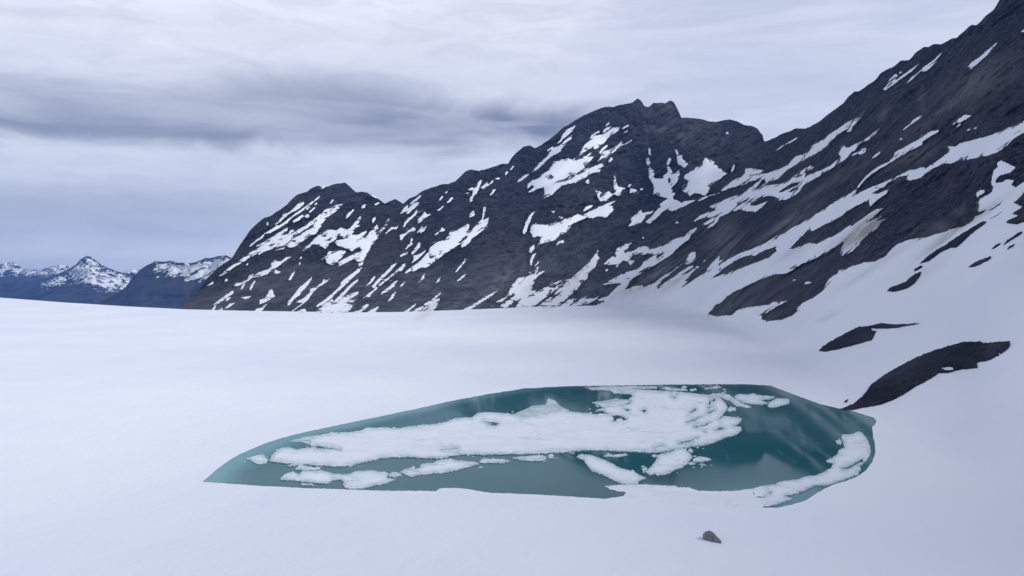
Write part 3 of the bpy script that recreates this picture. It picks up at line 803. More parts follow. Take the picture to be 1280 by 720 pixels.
FLOE_LINES = '''
floe|340 550 8|80 402 110 360 160 335 220 323 260 350 310 315 400 320 480 306 550 320 620 345 700 350 780 348 830 320 940 312 1020 308 1060 325 1130 325 1167 345 1150 385 1232 403 1130 440 980 470 900 494 740 490 700 450 720 430 690 403 600 410 580 430 530 447 440 435 330 427 240 415 150 407|long ragged floe with slushy left end, nearest the straight front shore
floe|480 550 8|158 325 220 293 330 295 370 270 358 255 420 238 490 240 530 210 600 200 660 191 720 208 900 225 952 243 860 270 760 300 560 342 480 337 420 347 260 370 210 355|smooth leaf-shaped floe just right of the ragged front floe
floe|480 550 8|948 227 990 188 1060 195 1180 200 1267 220 1200 234 970 237|slim pointed floe lying alone right of the leaf-shaped floe
floe|640 550 8|18 192 60 173 180 165 300 153 347 180 330 212 260 217 100 210|flat floe with blunt right end below the middle of the great ice sheet
floe|640 550 8|643 170 690 143 730 155 780 153 830 170 890 190 1000 240 1080 285 1220 320 1275 360 1300 370 1275 395 1265 445 1240 452 1100 447 1000 400 900 350 800 317 760 270 720 210|long diagonal floe sloping down to the front ice shelf
floe|780 550 8|160 358 222 385 142 417 138 390|small pointed shard broken off the lower end of the diagonal floe
floe|780 550 8|218 322 300 240 345 155 380 140 450 130 510 103 550 90 612 90 640 125 682 170 660 207 630 240 580 277 500 307 440 342 330 362 310 340 260 357 225 335|chunky slanted floe hanging below the right half of the great ice sheet
floe|800 470 8|938 212 980 185 1080 190 1130 176 1200 198 1270 205 1330 206 1362 215 1300 235 1200 245 1282 270 1240 287 1120 287 1040 270 980 245|broken white floe at the far right end of the ice, near the far shore
floe|800 470 8|658 197 750 176 850 178 900 195 942 225 990 260 1122 315 1060 322 960 302 900 255 820 225 740 205|cracked strip of ice fanning out along the right rim of the great ice sheet
floe|800 470 8|868 352 900 308 940 320 962 345 900 360|small triangular floe under the cracked strip of ice
floe|940 470 8|155 302 180 260 250 226 367 235 375 260 360 287 300 297 220 322 170 317|clean rounded floe floating free at the far right, beside the pale streak in the water
floe|240 530 8|543 352 620 328 700 310 742 325 720 345 747 370 752 390 680 407 620 392|little grey crumbling floe at the left tip of the great ice sheet
floe|340 550 8|228 302 270 263 330 265 440 285 502 275 430 312 320 312|wet slab of broken ice between the great sheet and the ragged front floe
floe|340 550 8|288 440 400 443 417 460 300 457|thin ice sliver under the left part of the ragged front floe
bit|480 550 8|43 342 90 328 165 335 177 360 110 372 50 377|wet ice lump joining the ragged front floe to the leaf-shaped floe
bit|480 550 8|268 280 290 268 312 272 310 290 275 292|ice lump above the left shoulder of the leaf-shaped floe
bit|480 550 8|943 282 970 270 992 274 988 290 950 290|ice lump just below the right tip of the leaf-shaped floe
bit|640 550 8|358 172 380 143 417 150 410 170 422 187 370 190|ice lump touching the right end of the blunt flat floe
bit|780 550 8|638 112 660 88 692 108 682 130 650 127|ice lump wedged above the right shoulder of the chunky slanted floe
bit|780 550 8|273 162 300 146 337 165 300 180|ice lump at the upper left of the chunky slanted floe
bit|780 550 8|688 197 740 168 830 180 887 208 850 207 760 227 690 222|slushy ice scrap trailing right of the chunky slanted floe
bit|780 550 8|638 242 680 228 722 240 660 257|ice crumb under the slushy scrap, close to the chunky slanted floe
bit|780 550 8|748 247 790 238 827 260 780 260|outermost ice crumb right of the chunky slanted floe
bit|780 550 8|178 292 220 278 232 290 225 315 190 318|ice crumb at the lower left corner of the chunky slanted floe
bit|640 550 8|908 167 960 138 1000 155 1060 150 1140 138 1162 155 1060 172 940 174|scattered ice scrap between the diagonal floe and the great sheet
bit|800 470 8|218 127 270 110 320 125 440 130 482 145 360 152 260 142|jagged ice scrap left of centre along the far shore
bit|800 470 8|498 132 560 126 572 145 500 152|square ice scrap right of the jagged one along the far shore
bit|800 470 8|648 122 740 110 770 100 832 120 740 127 660 132|long thin ice scrap floating alone by the far shore
bit|800 470 8|408 122 440 93 472 110 450 130|ice scrap tucked behind the jagged one at the far shore
bit|940 530 6.544|688 150 700 135 725 138 738 155 725 170 695 165|round ice lump at the inner corner of the front ice shelf
slush|660 470 8|-20 330 40 298 180 290 200 223 260 240 330 310 420 345 320 347 150 387 0 417 -200 442 -300 422 -140 380|pale teal slush with a pointed plume, on the far side of the great sheet
slush|660 470 8|638 267 740 250 870 230 1000 240 1042 255 950 292 820 302 720 290|pale teal slush tongue filling the notch in the far edge of the great sheet
slush|660 470 8|598 122 680 110 1060 100 1130 105 1290 100 1290 130 1060 132 830 137 640 142|thin band of slush between far shore and great sheet
slush|240 530 8|958 172 1040 158 1130 128 1280 113 1400 112 1450 122 1380 150 1280 160 1240 235 1200 217 1100 180 1000 177|bluish slush at the upper left edge of the great sheet
'''

# soft-edged tints: u v length width angle(deg, image) strength
DIRT = [(1085, 285, 40, 10, -37, .95), (1062, 300, 30, 8, -35, .8), (1112, 322, 55, 3.5, -33, .30), (1080, 345, 34, 3, -30, .28), (1035, 397, 14, 3, -25, .28),
        (815, 352, 34, 10, -35, .42), (845, 350, 26, 7, -37, .42), (790, 362, 30, 8, -20, .30), (716, 352, 34, 8, -45, .36), (668, 358, 26, 8, -45, .26),
        (1196, 286, 44, 4, -33, .75), (1176, 304, 30, 3, -35, .65), (840, 275, 9, 5, 0, .3), (985, 317, 30, 7, -25, .26), (1228, 268, 26, 4, -35, .45),
        (1012, 355, 16, 5, -10, .15), (1060, 300, 36, 10, -35, .5), (540, 385, 22, 5, -40, .35), (1155, 340, 30, 8, -28, .16)]
BROWN = [(1210, 115, 75, 28, -32, 1), (1150, 165, 60, 18, -30, .8), (1135, 200, 34, 12, -25, 1), (905, 300, 30, 24, -40, .8), (985, 285, 52, 12, -37, .9), (1060, 215, 46, 12, -35, .8),
         (862, 168, 12, 26, 20, 1), (825, 150, 40, 30, 0, .55), (905, 185, 50, 30, 0, .4), (430, 345, 60, 22, -40, .45), (330, 345, 50, 20, -30, .4), (620, 360, 40, 16, -40, .5), (700, 255, 50, 20, -20, .25), (640, 300, 30, 40, 0, .25), (840, 300, 50, 16, -30, .3), (1060, 285, 30, 14, -35, .5)]
PALE = [(904, 300, 24, 20, -45, .55), (975, 284, 40, 6, -37, .8), (625, 352, 20, 8, -40, .8), (602, 372, 24, 6, -40, .6), (565, 380, 16, 5, -30, .5), (820, 340, 20, 8, -20, .75), (800, 350, 14, 8, -30, .6), (740, 365, 16, 7, -30, .45), (765, 372, 16, 5, -20, .5),
        (1155, 190, 22, 8, -25, .6), (1225, 100, 40, 12, -35, .45), (1190, 130, 40, 5, -32, .5), (1100, 240, 30, 6, -38, .4), (1197, 262, 8, 6, -10, .7), (1175, 285, 14, 8, 0, .45), (1150, 288, 20, 8, 0, .3), (1105, 142, 14, 6, -55, .45), (1152, 125, 5, 14, 0, .5), (840, 140, 14, 14, 0, .35), (830, 162, 22, 4, 0, .5), (850, 172, 8, 6, 40, .7), (1005, 250, 46, 4, -35, .5)]

def blobs(lst, u, v):
    r = np.zeros(np.shape(u))
    for bu, bv, L, w, a, s in lst:
        a = math.radians(a)
        du, dv = u - bu, v - bv
        x = du * math.cos(a) + dv * math.sin(a)
        y = -du * math.sin(a) + dv * math.cos(a)
        r = np.maximum(r, s * np.exp(-(x / L) ** 2 - (y / w) ** 2))
    return r

# ------------------------------------------------------------------ snow plan: which ground is under snow
rngE = np.random.default_rng(5)
def parse(line):
    f = line.split('|')
    u0, v0 = [float(t) for t in f[1].split()[:2]]
    polys = [pts(s, u0, v0) for s in f[2:]]
    return f[0], polys

def grow(poly, r):
    a = poly
    area = .5 * np.sum(a[:, 0] * np.roll(a[:, 1], -1) - np.roll(a[:, 0], -1) * a[:, 1])
    t = np.roll(a, -1, 0) - np.roll(a, 1, 0)
    n_ = np.stack([t[:, 1], -t[:, 0]], -1) / np.maximum(np.linalg.norm(t, axis=1), 1e-6)[:, None]
    return a + n_ * r * (1 if area > 0 else -1)

PATCHES = []
for ln in SNOW_LINES.strip().splitlines():
    key, polys = parse(ln)
    for p in polys:
        lm = p[:, 0] < 752
        p[lm, 1] = np.minimum(p[lm, 1], rim_v(p[lm, 0]) + .6)
    plus = [grow(roughen(polys[0], 1.1, .30, rngE), .2)]
    minus = [roughen(p, 1.0, .25, rngE) for p in polys[1:]]
    PATCHES.append((key, plus, minus))

def densify(poly, amp, far_only=True):
    """break up only the stretch of an outline that lies on the mountains"""
    out = []
    n = len(poly)
    for i in range(n):
        a, b = poly[i], poly[(i + 1) % n]
        L = np.hypot(*(b - a))
        onrim = far_only and (a[0] < 745 and b[0] < 745)
        big = L > 150
        m = max(1, int(L / (6 if (onrim or big) else 1.4)))
        nrm = np.array([-(b - a)[1], (b - a)[0]]) / max(L, 1e-6)
        for j in range(m):
            q = a + (b - a) * (j / m)
            if j and not onrim and not big:
                q = q + nrm * rngE.normal(0, amp)
            out.append(q)
    return np.array(out)

FIELD_D = densify(FIELD, .35)
HB = roughen(HOLE_BAND, 1.4, .35, rngE)
HR = roughen(HOLE_ROCK, 1.4, .35, rngE)
INSN = [roughen(p, 1.2, .25, rngE) for p in SNOW_IN_ROCK]

# raster of the snow cover (1 px), softened at its edges
mu, mv = np.arange(210, 2520, 1.0), np.arange(-10, 431, 1.0)
MU, MV = np.meshgrid(mu, mv, indexing='ij')
MP = np.stack([MU, MV], -1).reshape(-1, 2)
MASK = inside(FIELD_D, MP) & ~inside(HB, MP) & ~inside(HR, MP)
for p in INSN:
    MASK |= inside(p, MP)
for key, plus, minus in PATCHES:
    q = inside(plus[0], MP)
    for h in minus:
        q &= ~inside(h, MP)
    MASK |= q
MASK = MASK.reshape(MU.shape).astype(float)
def box(a, r):
    for ax in (0, 1):
        s = a.copy()
        for k in range(1, r + 1):
            s = s + np.roll(a, k, ax) + np.roll(a, -k, ax)
        a = s / (2 * r + 1)
    return a
SOFT = box(box(MASK, 1), 1)
WIDE = box(box(MASK, 5), 5)
SOFT_T, WIDE_T = np.zeros((nU, nV)), np.zeros((nU, nV))
iu = np.clip((TU - 210).astype(int), 0, len(mu) - 1)
jv = np.clip((TV + 10).astype(int), 0, len(mv) - 1)
SOFT_T[:] = SOFT[np.ix_(iu, jv)]
WIDE_T[:] = WIDE[np.ix_(iu, jv)]
SOFT_T[TU < 210] = 1
ROCK_D = D0 + NL + NHI * np.clip(1 - 1.1 * SOFT_T, 0, 1) + sstep(.45, 1., SOFT_T) * np.where(np.arange(nU)[:, None] >= i0, 6.0, 0)
SNOW_D = D0 + NL

# ------------------------------------------------------------------ the three mountains
BAB = np.array([(-400, 503.8), (254, 503.8), (300, 500), (345, 506), (430, 504)], float)
BBC = np.array([(-400, 955), (170, 955), (215, 925), (238, 905), (255, 872), (285, 872), (345, 800), (384, 752), (430, 752)], float)
cols = np.concatenate([np.arange(222, 1400, 1.25), np.arange(1400, 2500, 4.0)])
NR = 300
rvc = np.interp(cols, _ru, _rv)
cut = np.where(cols < 750, rim_v(cols) + 3.5, np.interp(cols, [750, 800, 1040, 1130, 1300, 1860], [385, 412, 412, 392, 340, 330]))
cut = np.maximum(cut, rvc + 2)
S = np.linspace(0, 1, NR) ** 1.0
Ug = np.repeat(cols[:, None], NR, 1)
Vg = cut[:, None] + (rvc - cut)[:, None] * S[None]
Dg = lookup(ROCK_D, Ug, Vg)
Dg[:, -1] = np.maximum(Dg[:, -1], Dg[:, -2] + .5)
G3 = world(Ug, Vg, Dg)
# the far side of each ridge falls away behind it
back = []
for k, (dz, dy) in enumerate(((-25, 60), (-120, 220), (-320, 520), (-620, 900))):
    b_ = G3[:, -1].copy()
    b_[:, 1] += dy
    b_[:, 0] += (cols - CU) / F * dy
    b_[:, 2] = np.maximum(b_[:, 2] + dz + 20 * fbm(b_ / 180, 2, 61 + k), -160)
    back.append(b_)
G3 = np.concatenate([G3, np.stack(back, 1)], 1)
NRT = G3.shape[1]
Vfull = np.concatenate([Vg, np.repeat(Vg[:, -1:], 4, 1)], 1)
Ufull = np.repeat(cols[:, None], NRT, 1)
wq = np.concatenate([lookup(W0, Ug, Vg), np.ones((len(cols), 4))], 1)
lowq = 1 - sstep(.12, .56, wq + .16 * fbm(G3 / 160, 3, 71))
brownq = blobs(BROWN, Ufull, Vfull)
paleq = blobs(PALE, Ufull, Vfull)
fleckq = sstep(.06, .30, np.concatenate([lookup(WIDE_T, Ug, Vg), np.zeros((len(cols), 4))], 1)) * .9
fleckq[:, :] *= sstep(0, 60, 450 - Vfull) * (1 - sstep(1010, 1060, Ufull))
uc = .5 * (cols[:-1] + cols[1:])[:, None] + np.zeros((1, NRT - 1))
vc = .25 * (Vfull[:-1, :-1] + Vfull[1:, :-1] + Vfull[:-1, 1:] + Vfull[1:, 1:])
side = np.where(uc < np.interp(vc, BAB[:, 0], BAB[:, 1]), 0, np.where(uc < np.interp(vc, BBC[:, 0], BBC[:, 1]), 1, 2))
ii, jj = np.meshgrid(np.arange(len(cols) - 1), np.arange(NRT - 1), indexing='ij')
A_ = ii * NRT + jj
QUADS = np.stack([A_, A_ + NRT, A_ + NRT + 1, A_ + 1], -1)
xs, ys = np.arange(150, 1900, 22.0), np.arange(-1300, 720, 26.0)  # unseen slope added right of the frame to shade the near snow
XX, YY = np.meshgrid(xs, ys, indexing='ij')
xf = 170 + 60 * np.sin(YY / 330)
wv = (XX - xf) / (1170 + 60 * np.sin(YY / 210) - xf)
crest = 690 + 70 * np.sin(YY / 260 + 1) + 40 * np.sin(YY / 90)
ZZ = np.where(wv < 1, crest * (.34 * np.clip(wv, 0, 1) + .66 * np.clip(wv, 0, 1) ** 2), crest - 900 * (wv - 1))
PW = np.stack([XX, YY, ZZ], -1)
PW[..., 2] += 45 * np.clip(wv, 0, 1) * fbm(PW / 240, 4, 101, .55, True)
ia, ja = np.meshgrid(np.arange(len(xs) - 1), np.arange(len(ys) - 1), indexing='ij')
qa = ia * len(ys) + ja
SHADE_WALL_Q = np.stack([qa, qa + len(ys), qa + len(ys) + 1, qa + 1], -1).reshape(-1, 4)
SHADE_WALL_V = PW.reshape(-1, 3)
wc = SHADE_WALL_V[SHADE_WALL_Q].mean(1)
SHADE_WALL_Q = SHADE_WALL_Q[(wc[:, 0] > 1.75 * wc[:, 1]) & (wc[:, 2] > 3)]
MOUNT = {}
for k, (key, label) in enumerate((('A', 'dark humped mountain with slanting snow streaks at the left end of the range'),
                                  ('B', 'highest central peak of the range, jagged summit above a snowy hollow'),
                                  ('C', 'steep dark mountainside rising out of the picture at upper right'))):
    q = QUADS[side == k]
    used = np.unique(q)
    re = np.full(len(cols) * NRT, -1)
    re[used] = np.arange(len(used))
    Vv = G3.reshape(-1, 3)[used]
    AT = {'low': lowq.ravel()[used], 'brown': brownq.ravel()[used], 'pale': paleq.ravel()[used], 'fleck': fleckq.ravel()[used]}
    Fq = re[q]
    if key == 'C':
        Fq = np.vstack([Fq, SHADE_WALL_Q + len(Vv)])  # the added shading slope joins this mesh
        Vv = np.vstack([Vv, SHADE_WALL_V])
        AT = {kk: np.concatenate([a_, np.full(len(SHADE_WALL_V), .3 if kk in ('low', 'brown') else 0.0)]) for kk, a_ in AT.items()}
        us_ = np.unique(Fq)
        r2 = np.full(len(Vv), -1)
        r2[us_] = np.arange(len(us_))
        Vv, Fq, AT = Vv[us_], r2[Fq], {kk: a_[us_] for kk, a_ in AT.items()}
    o = link_mesh('mountain', Vv, Fq, M_ROCK, attrs=AT)
    tag(o, label, 'mountain', kind='structure')
    MOUNT[key] = o

def snow_mesh(name, plus, minus, spacing, parent, rise=2.2):
    Wv, T, bnd = triangulate(plus, minus, spacing)
    d = lookup(SNOW_D, Wv[:, 0], Wv[:, 1])
    lift = np.where(bnd, .25, rise)
    d = d - lift * np.clip(d / 2500, .25, 1.2)
    V = world(Wv[:, 0], Wv[:, 1], d)
    V[:, 2] += np.where(bnd, 0, .4)
    dist = np.full(len(Wv), 1e9)
    for p in plus + minus:
        dist = np.minimum(dist, seg_dist(Wv, p))
    return link_mesh(name, V, T, M_SNOW, parent, {'dirt': blobs(DIRT, Wv[:, 0], Wv[:, 1]), 'edge': (1 - sstep(0, 4.5, dist)) * min(1, dist.max() / 4.5)})

for key, plus, minus in PATCHES:
    ext = np.ptp(plus[0], 0)
    snow_mesh('snow_patch', plus, minus, 1.6 if max(ext) < 20 else 2.4, MOUNT[key])
for p in INSN:
    snow_mesh('snow_patch', [p], [], 1.6, MOUNT['C'])

# ------------------------------------------------------------------ snowfield (one sheet, cut by the lake and by bare rock)
LAKE_R = roughen(LAKE, 2.2, .16, rngE)
gs = []
for (a, b, sp) in ((330, 430, 3.0), (430, 640, 5.0), (640, 1080, 11.0)):
    gx = np.arange(-495, 2390, sp)
    gy = np.arange(a, b, sp)
    gs.append(np.stack(np.meshgrid(gx, gy), -1).reshape(-1, 2))
gx = np.concatenate([np.arange(760, 1400, 3.5), np.arange(1400, 2390, 12)])
gy = np.arange(20, 330, 3.5)
gs.append(np.stack(np.meshgrid(gx, gy), -1).reshape(-1, 2))
extra = np.vstack(gs)
extra = extra + RNG.uniform(-.6, .6, extra.shape)
Wv, T, bnd = triangulate([FIELD_D], [LAKE_R, HB, HR], 3.0, extra)
d = lookup(SNOW_D, Wv[:, 0], Wv[:, 1])
V = world(Wv[:, 0], Wv[:, 1], d)
mtn = sstep(.02, .15, lookup(W0, Wv[:, 0], Wv[:, 1])) * (Wv[:, 0] > 745)
V[:, 2] += np.where(bnd, .1, 1.2) * mtn
rim_line = np.array([p for p in FIELD_D if p[0] > 752 and p[0] < 1330 and p[1] < 420])
edge = np.full(len(Wv), 1e9)
nearm = Wv[:, 1] < 425
for p, cl in ((HB, True), (HR, True), (rim_line, False)):
    edge[nearm] = np.minimum(edge[nearm], seg_dist(Wv[nearm], p, cl))
sf = link_mesh('snowfield', V, T, M_SNOW, None, {'dirt': blobs(DIRT, Wv[:, 0], Wv[:, 1]), 'edge': .85 * (1 - sstep(0, 4.5, edge))})
tag(sf, 'broad smooth snowfield round the lake, rising to the cliffs on the right', 'snowfield', kind='structure')

# ------------------------------------------------------------------ rock outcrops in the snow
for ln in OUTCROP_LINES.strip().splitlines():
    org, s, label = ln.split('|')
    u0, v0, k = [float(t) for t in org.split()]
    poly = pts(s, u0, v0, k)
    ext = np.ptp(poly, 0)
    R = roughen(poly, 1.2, .28, rngE)
    minus = []
    if 'longest dark' in label:
        minus = [roughen(pts('725 277 770 270 800 275 807 288 780 294 738 288', u0, v0, k), 1.2, .2, rngE), roughen(pts('1100 178 1120 183 1112 196', u0, v0, k), 1.2, .2, rngE)]
    Wv, T, bnd = triangulate([R], minus, 1.5 if max(ext) < 60 else 2.2)
    dist = seg_dist(Wv, R)
    for m_ in minus:
        dist = np.minimum(dist, seg_dist(Wv, m_))
    d = lookup(SNOW_D, Wv[:, 0], Wv[:, 1])
    V = world(Wv[:, 0], Wv[:, 1], d)
    sc = d / F
    V[:, 2] += np.where(bnd, .22, 1.3) + sc * np.minimum(dist, 6) * (.03 + .16 * (fbm(V / 11, 4, 81, .6, True) + .3))
    V[:, 1] -= np.where(bnd, .8, 1.5)
    V[:, 2] += 1.25 * sstep(.02, .15, lookup(W0, Wv[:, 0], Wv[:, 1]))
    o = link_mesh('rock_outcrop', V, T, M_ROCK, None, {'calm': np.ones(len(V)), 'low': np.full(len(V), .34), 'brown': V[:, 0] * 0, 'pale': V[:, 0] * 0, 'fleck': V[:, 0] * 0})
    tag(o, label, 'rock outcrop', 'bare rock showing through the snow slope')

# ------------------------------------------------------------------ lake
big = LAKE.mean(0) + (LAKE - LAKE.mean(0)) * 1.0
nrm = np.roll(LAKE_XY, -1, 0) - np.roll(LAKE_XY, 1, 0)
nrm = np.stack([-nrm[:, 1], nrm[:, 0]], -1) / np.linalg.norm(nrm, axis=1)[:, None]
sgn = 1 if not inside(LAKE_XY, LAKE_XY + nrm * 2).mean() > .5 else -1
WXY = roughen(LAKE_XY + sgn * nrm * 9, 8, 0, rngE)
gx = np.arange(WXY[:, 0].min(), WXY[:, 0].max(), 5)
gy = np.arange(WXY[:, 1].min(), WXY[:, 1].max(), 5)
Gw = np.stack(np.meshgrid(gx, gy), -1).reshape(-1, 2)
Wv, T, bnd = triangulate([WXY], [], 5, Gw)
T = T[:, ::-1]
dist = seg_dist(Wv, LAKE_XY[:52], False)
dist[~inside(LAKE_XY, Wv)] = 99
dist = np.where(seg_dist(Wv, LAKE_XY[:52], False) < 9.5, np.minimum(dist, seg_dist(Wv, LAKE_XY[:52], False)), dist)
wn = fbm(np.stack([Wv[:, 0] / 40, Wv[:, 1] / 40, Wv[:, 0] * 0], -1), 3, 91)
uu_ = CU + F * Wv[:, 0] / Wv[:, 1]
left = 1 - sstep(480, 760, uu_)
shallow = (1 - sstep(0, 22 + 12 * wn, dist)) * (.25 + .75 * left)
# submerged foot of the ice in the near right bay
bay = np.exp(-(((Wv[:, 0] - 112) / 30) ** 2 + ((Wv[:, 1] - 345) / 22) ** 2))
shallow = np.clip(shallow + .55 * bay + .16 * left, 0, 1)
wo = link_mesh('water', np.column_stack([Wv, np.zeros(len(Wv))]), T, M_WATER, None, {'shallow': shallow})
tag(wo, 'still teal meltwater lake half covered by floating ice', 'lake', kind='structure')

def floe(name, plus, minus, mat, thick, spacing, label, cat, group):
    Wv, T, bnd = triangulate(plus, minus, spacing)
    dist = np.full(len(Wv), 1e9)
    for p in plus + minus:
        dist = np.minimum(dist, seg_dist(Wv, p))
    base = at_height(Wv[:, 0], Wv[:, 1])
    hgt = thick * (.88 + .12 * sstep(0, 2, dist)) + thick * .25 * fbm(base / 9 + 3, 3, 95) * sstep(0, 3, dist)
    if name == 'ice_shelf':
        hgt = hgt * (1 - .75 * sstep(600, 614, Wv[:, 1]) * (Wv[:, 0] < 955))
    V = base.copy()
    V[:, 2] = np.maximum(hgt, .05)
    # keep every outline point on its own line of sight to the water line
    edge = 1 - sstep(0, 5.5, dist)
    if name == 'ice_shelf':      # frozen to the snow along its landward side
        edge = edge * (1 - sstep(598, 612, Wv[:, 1]) * (Wv[:, 0] < 955))
    n = len(V)
    ed = np.sort(np.vstack([T[:, [0, 1]], T[:, [1, 2]], T[:, [2, 0]]]), 1)
    full = np.vstack([T[:, [0, 1]], T[:, [1, 2]], T[:, [2, 0]]])
    ue, inv, ct = np.unique(ed, axis=0, return_inverse=True, return_counts=True)
    be = full[ct[inv.ravel()] == 1]
    low = V.copy()
    low[:, 2] = -.4
    V2 = np.vstack([V, V, low])
    side_t = np.vstack([np.stack([be[:, 0] + n, be[:, 0] + 2 * n, be[:, 1] + 2 * n], -1), np.stack([be[:, 0] + n, be[:, 1] + 2 * n, be[:, 1] + n], -1)])
    T2 = np.vstack([T, side_t])
    used = np.unique(T2)
    re = np.full(len(V2), -1)
    re[used] = np.arange(len(used))
    e2 = np.concatenate([edge, np.ones(n), np.ones(n)])
    o = link_mesh(name, V2[used], re[T2], mat, None, {'edge': e2[used]})
    return tag(o, label, cat, group)

floe('ice_sheet', [roughen(SHEET, 1.5, .30, rngE)], [roughen(p, 1.0, .22, rngE) for p in SHEET_HOLES], M_ICE, .55, 4.0,
     'great cracked sheet of white lake ice filling the middle of the lake', 'ice sheet', None)
floe('ice_shelf', [roughen(SHELF, 1.5, .30, rngE)], [roughen(p, 1.0, .22, rngE) for p in SHELF_HOLES], M_ICE, .5, 4.0,
     'curved ice shelf hugging the front right shore of the lake', 'ice shelf', None)
for ln in FLOE_LINES.strip().splitlines():
    kind, org, s, label = ln.split('|')
    u0, v0, k = [float(t) for t in org.split()]
    R = roughen(pts(s, u0, v0, k), 1.4, .28, rngE)
    if kind == 'floe':
        floe('ice_floe', [R], [], M_ICE, .42, 2.5, label, 'ice floe', 'loose ice floes on the lake')
    elif kind == 'bit':
        floe('ice_lump', [R], [], M_ICE, .36, 1.6, label, 'ice lump', 'small broken ice on the lake')
    else:
        floe('slush_patch', [R], [], M_SLUSH, .16, 2.5, label, 'slush', 'half-frozen slush round the ice sheet')

# crumbs of broken ice too many to count, drifted against the larger pieces
ICE_OUT = [SHEET, SHELF] + [pts(l.split('|')[2], *[float(t) for t in l.split('|')[1].split()]) for l in FLOE_LINES.strip().splitlines() if not l.startswith('slush')]
bV, bF, bE = [], [], []
tries = 0
while len(bF) < 1500 and tries < 6000:
    tries += 1
    o_ = ICE_OUT[0] if rngE.random() < .5 else ICE_OUT[rngE.integers(len(ICE_OUT))]
    i = rngE.integers(len(o_))
    t = rngE.random()
    q = o_[i] * (1 - t) + o_[(i + 1) % len(o_)] * t + rngE.normal(0, 1, 2) * np.array([4.0, 1.6])
    if not inside(LAKE, q[None])[0] or seg_dist(q[None], LAKE)[0] < 2 or any(inside(p_, q[None])[0] for p_ in ICE_OUT):
        continue
    if fbm(np.array([[q[0] / 22, q[1] / 8, 0.]]), 2, 111)[0] < -.05:
        continue
    r = rngE.uniform(.5, 1.5)
    m = rngE.integers(5, 8)
    a0 = np.sort(rngE.uniform(0, 2 * math.pi, m))
    if np.max(np.diff(np.append(a0, a0[0] + 2 * math.pi))) > 2.6:
        continue
    ring = q + np.stack([np.cos(a0) * r * rngE.uniform(1, 2.0), np.sin(a0) * r * .55], -1)
    top = at_height(ring[:, 0], ring[:, 1])
    cen = top.mean(0)
    top[:, 2] = .2
    cen[2] = .3
    lo_ = top.copy()
    lo_[:, 2] = -.2
    k0 = len(bV)
    bV += [tuple(cen)] + [tuple(p_) for p_ in top] + [tuple(p_) for p_ in lo_]
    for k in range(m):
        k2 = (k + 1) % m
        bF += [(k0, k0 + 1 + k2, k0 + 1 + k), (k0 + 1 + k, k0 + 1 + k2, k0 + 1 + m + k2), (k0 + 1 + k, k0 + 1 + m + k2, k0 + 1 + m + k)]
    bE += [rngE.uniform(.1, .9)] * (2 * m + 1)
br = link_mesh('brash_ice', np.array(bV), np.array(bF), M_ICE, None, {'edge': np.array(bE)}, smooth=False)
tag(br, 'crumbs of broken ice scattered on the water beside the floes', 'brash ice', kind='stuff')

# ------------------------------------------------------------------ boulder on the near snow
bu, bv = 890.5, 671.5
bd = float(lookup(SNOW_D, bu, bv + 4))
bp = world(np.array(bu), np.array(bv + 4), bd)
prof = np.array([(0, .35, .30), (.5, 1.15, 1.0), (1.3, 1.5, 1.5), (2.4, 1.45, 1.55), (3.6, 1.2, 1.25), (4.8, .85, .85), (5.8, .5, .5), (6.5, .18, .2)])
nseg, nst = 18, 30
tt = np.linspace(0, 6.5, nst)
hw = np.interp(tt, prof[:, 0], prof[:, 1])
hh = np.interp(tt, prof[:, 0], prof[:, 2])
ang = np.linspace(0, 2 * math.pi, nseg, endpoint=False)
ax = np.array([.55, -.83, 0])
sx = np.array([.83, .55, 0])
Vb = []
for t, w_, h_ in zip(tt, hw, hh):
    for a in ang:
        ca_, sa_ = math.cos(a), math.sin(a)
        q = (abs(ca_) ** .7) * np.sign(ca_) * w_ * sx + np.array([0, 0, 1.]) * (abs(sa_) ** .8) * np.sign(sa_) * h_ + ax * (t - 3.2)
        Vb.append(q)
Vb = np.array(Vb)
Vb = Vb * (1 + .20 * fbm(Vb / 1.1 + 5, 3, 77, .5, True)[:, None] - .05)
Fb = []
for i in range(nst - 1):
    for j in range(nseg):
        a, b_ = i * nseg + j, i * nseg + (j + 1) % nseg
        Fb.append((a, b_, b_ + nseg, a + nseg))
Fb = np.array(Fb)
Vb = Vb * np.array([1.2, 1.2, 1.6]) + bp + np.array([0, 0, .35])
bo = link_mesh('boulder', Vb, Fb, M_BOULDER, smooth=False, origin=bp)
tag(bo, 'lone grey boulder lying on the smooth snow in front of the lake', 'boulder')

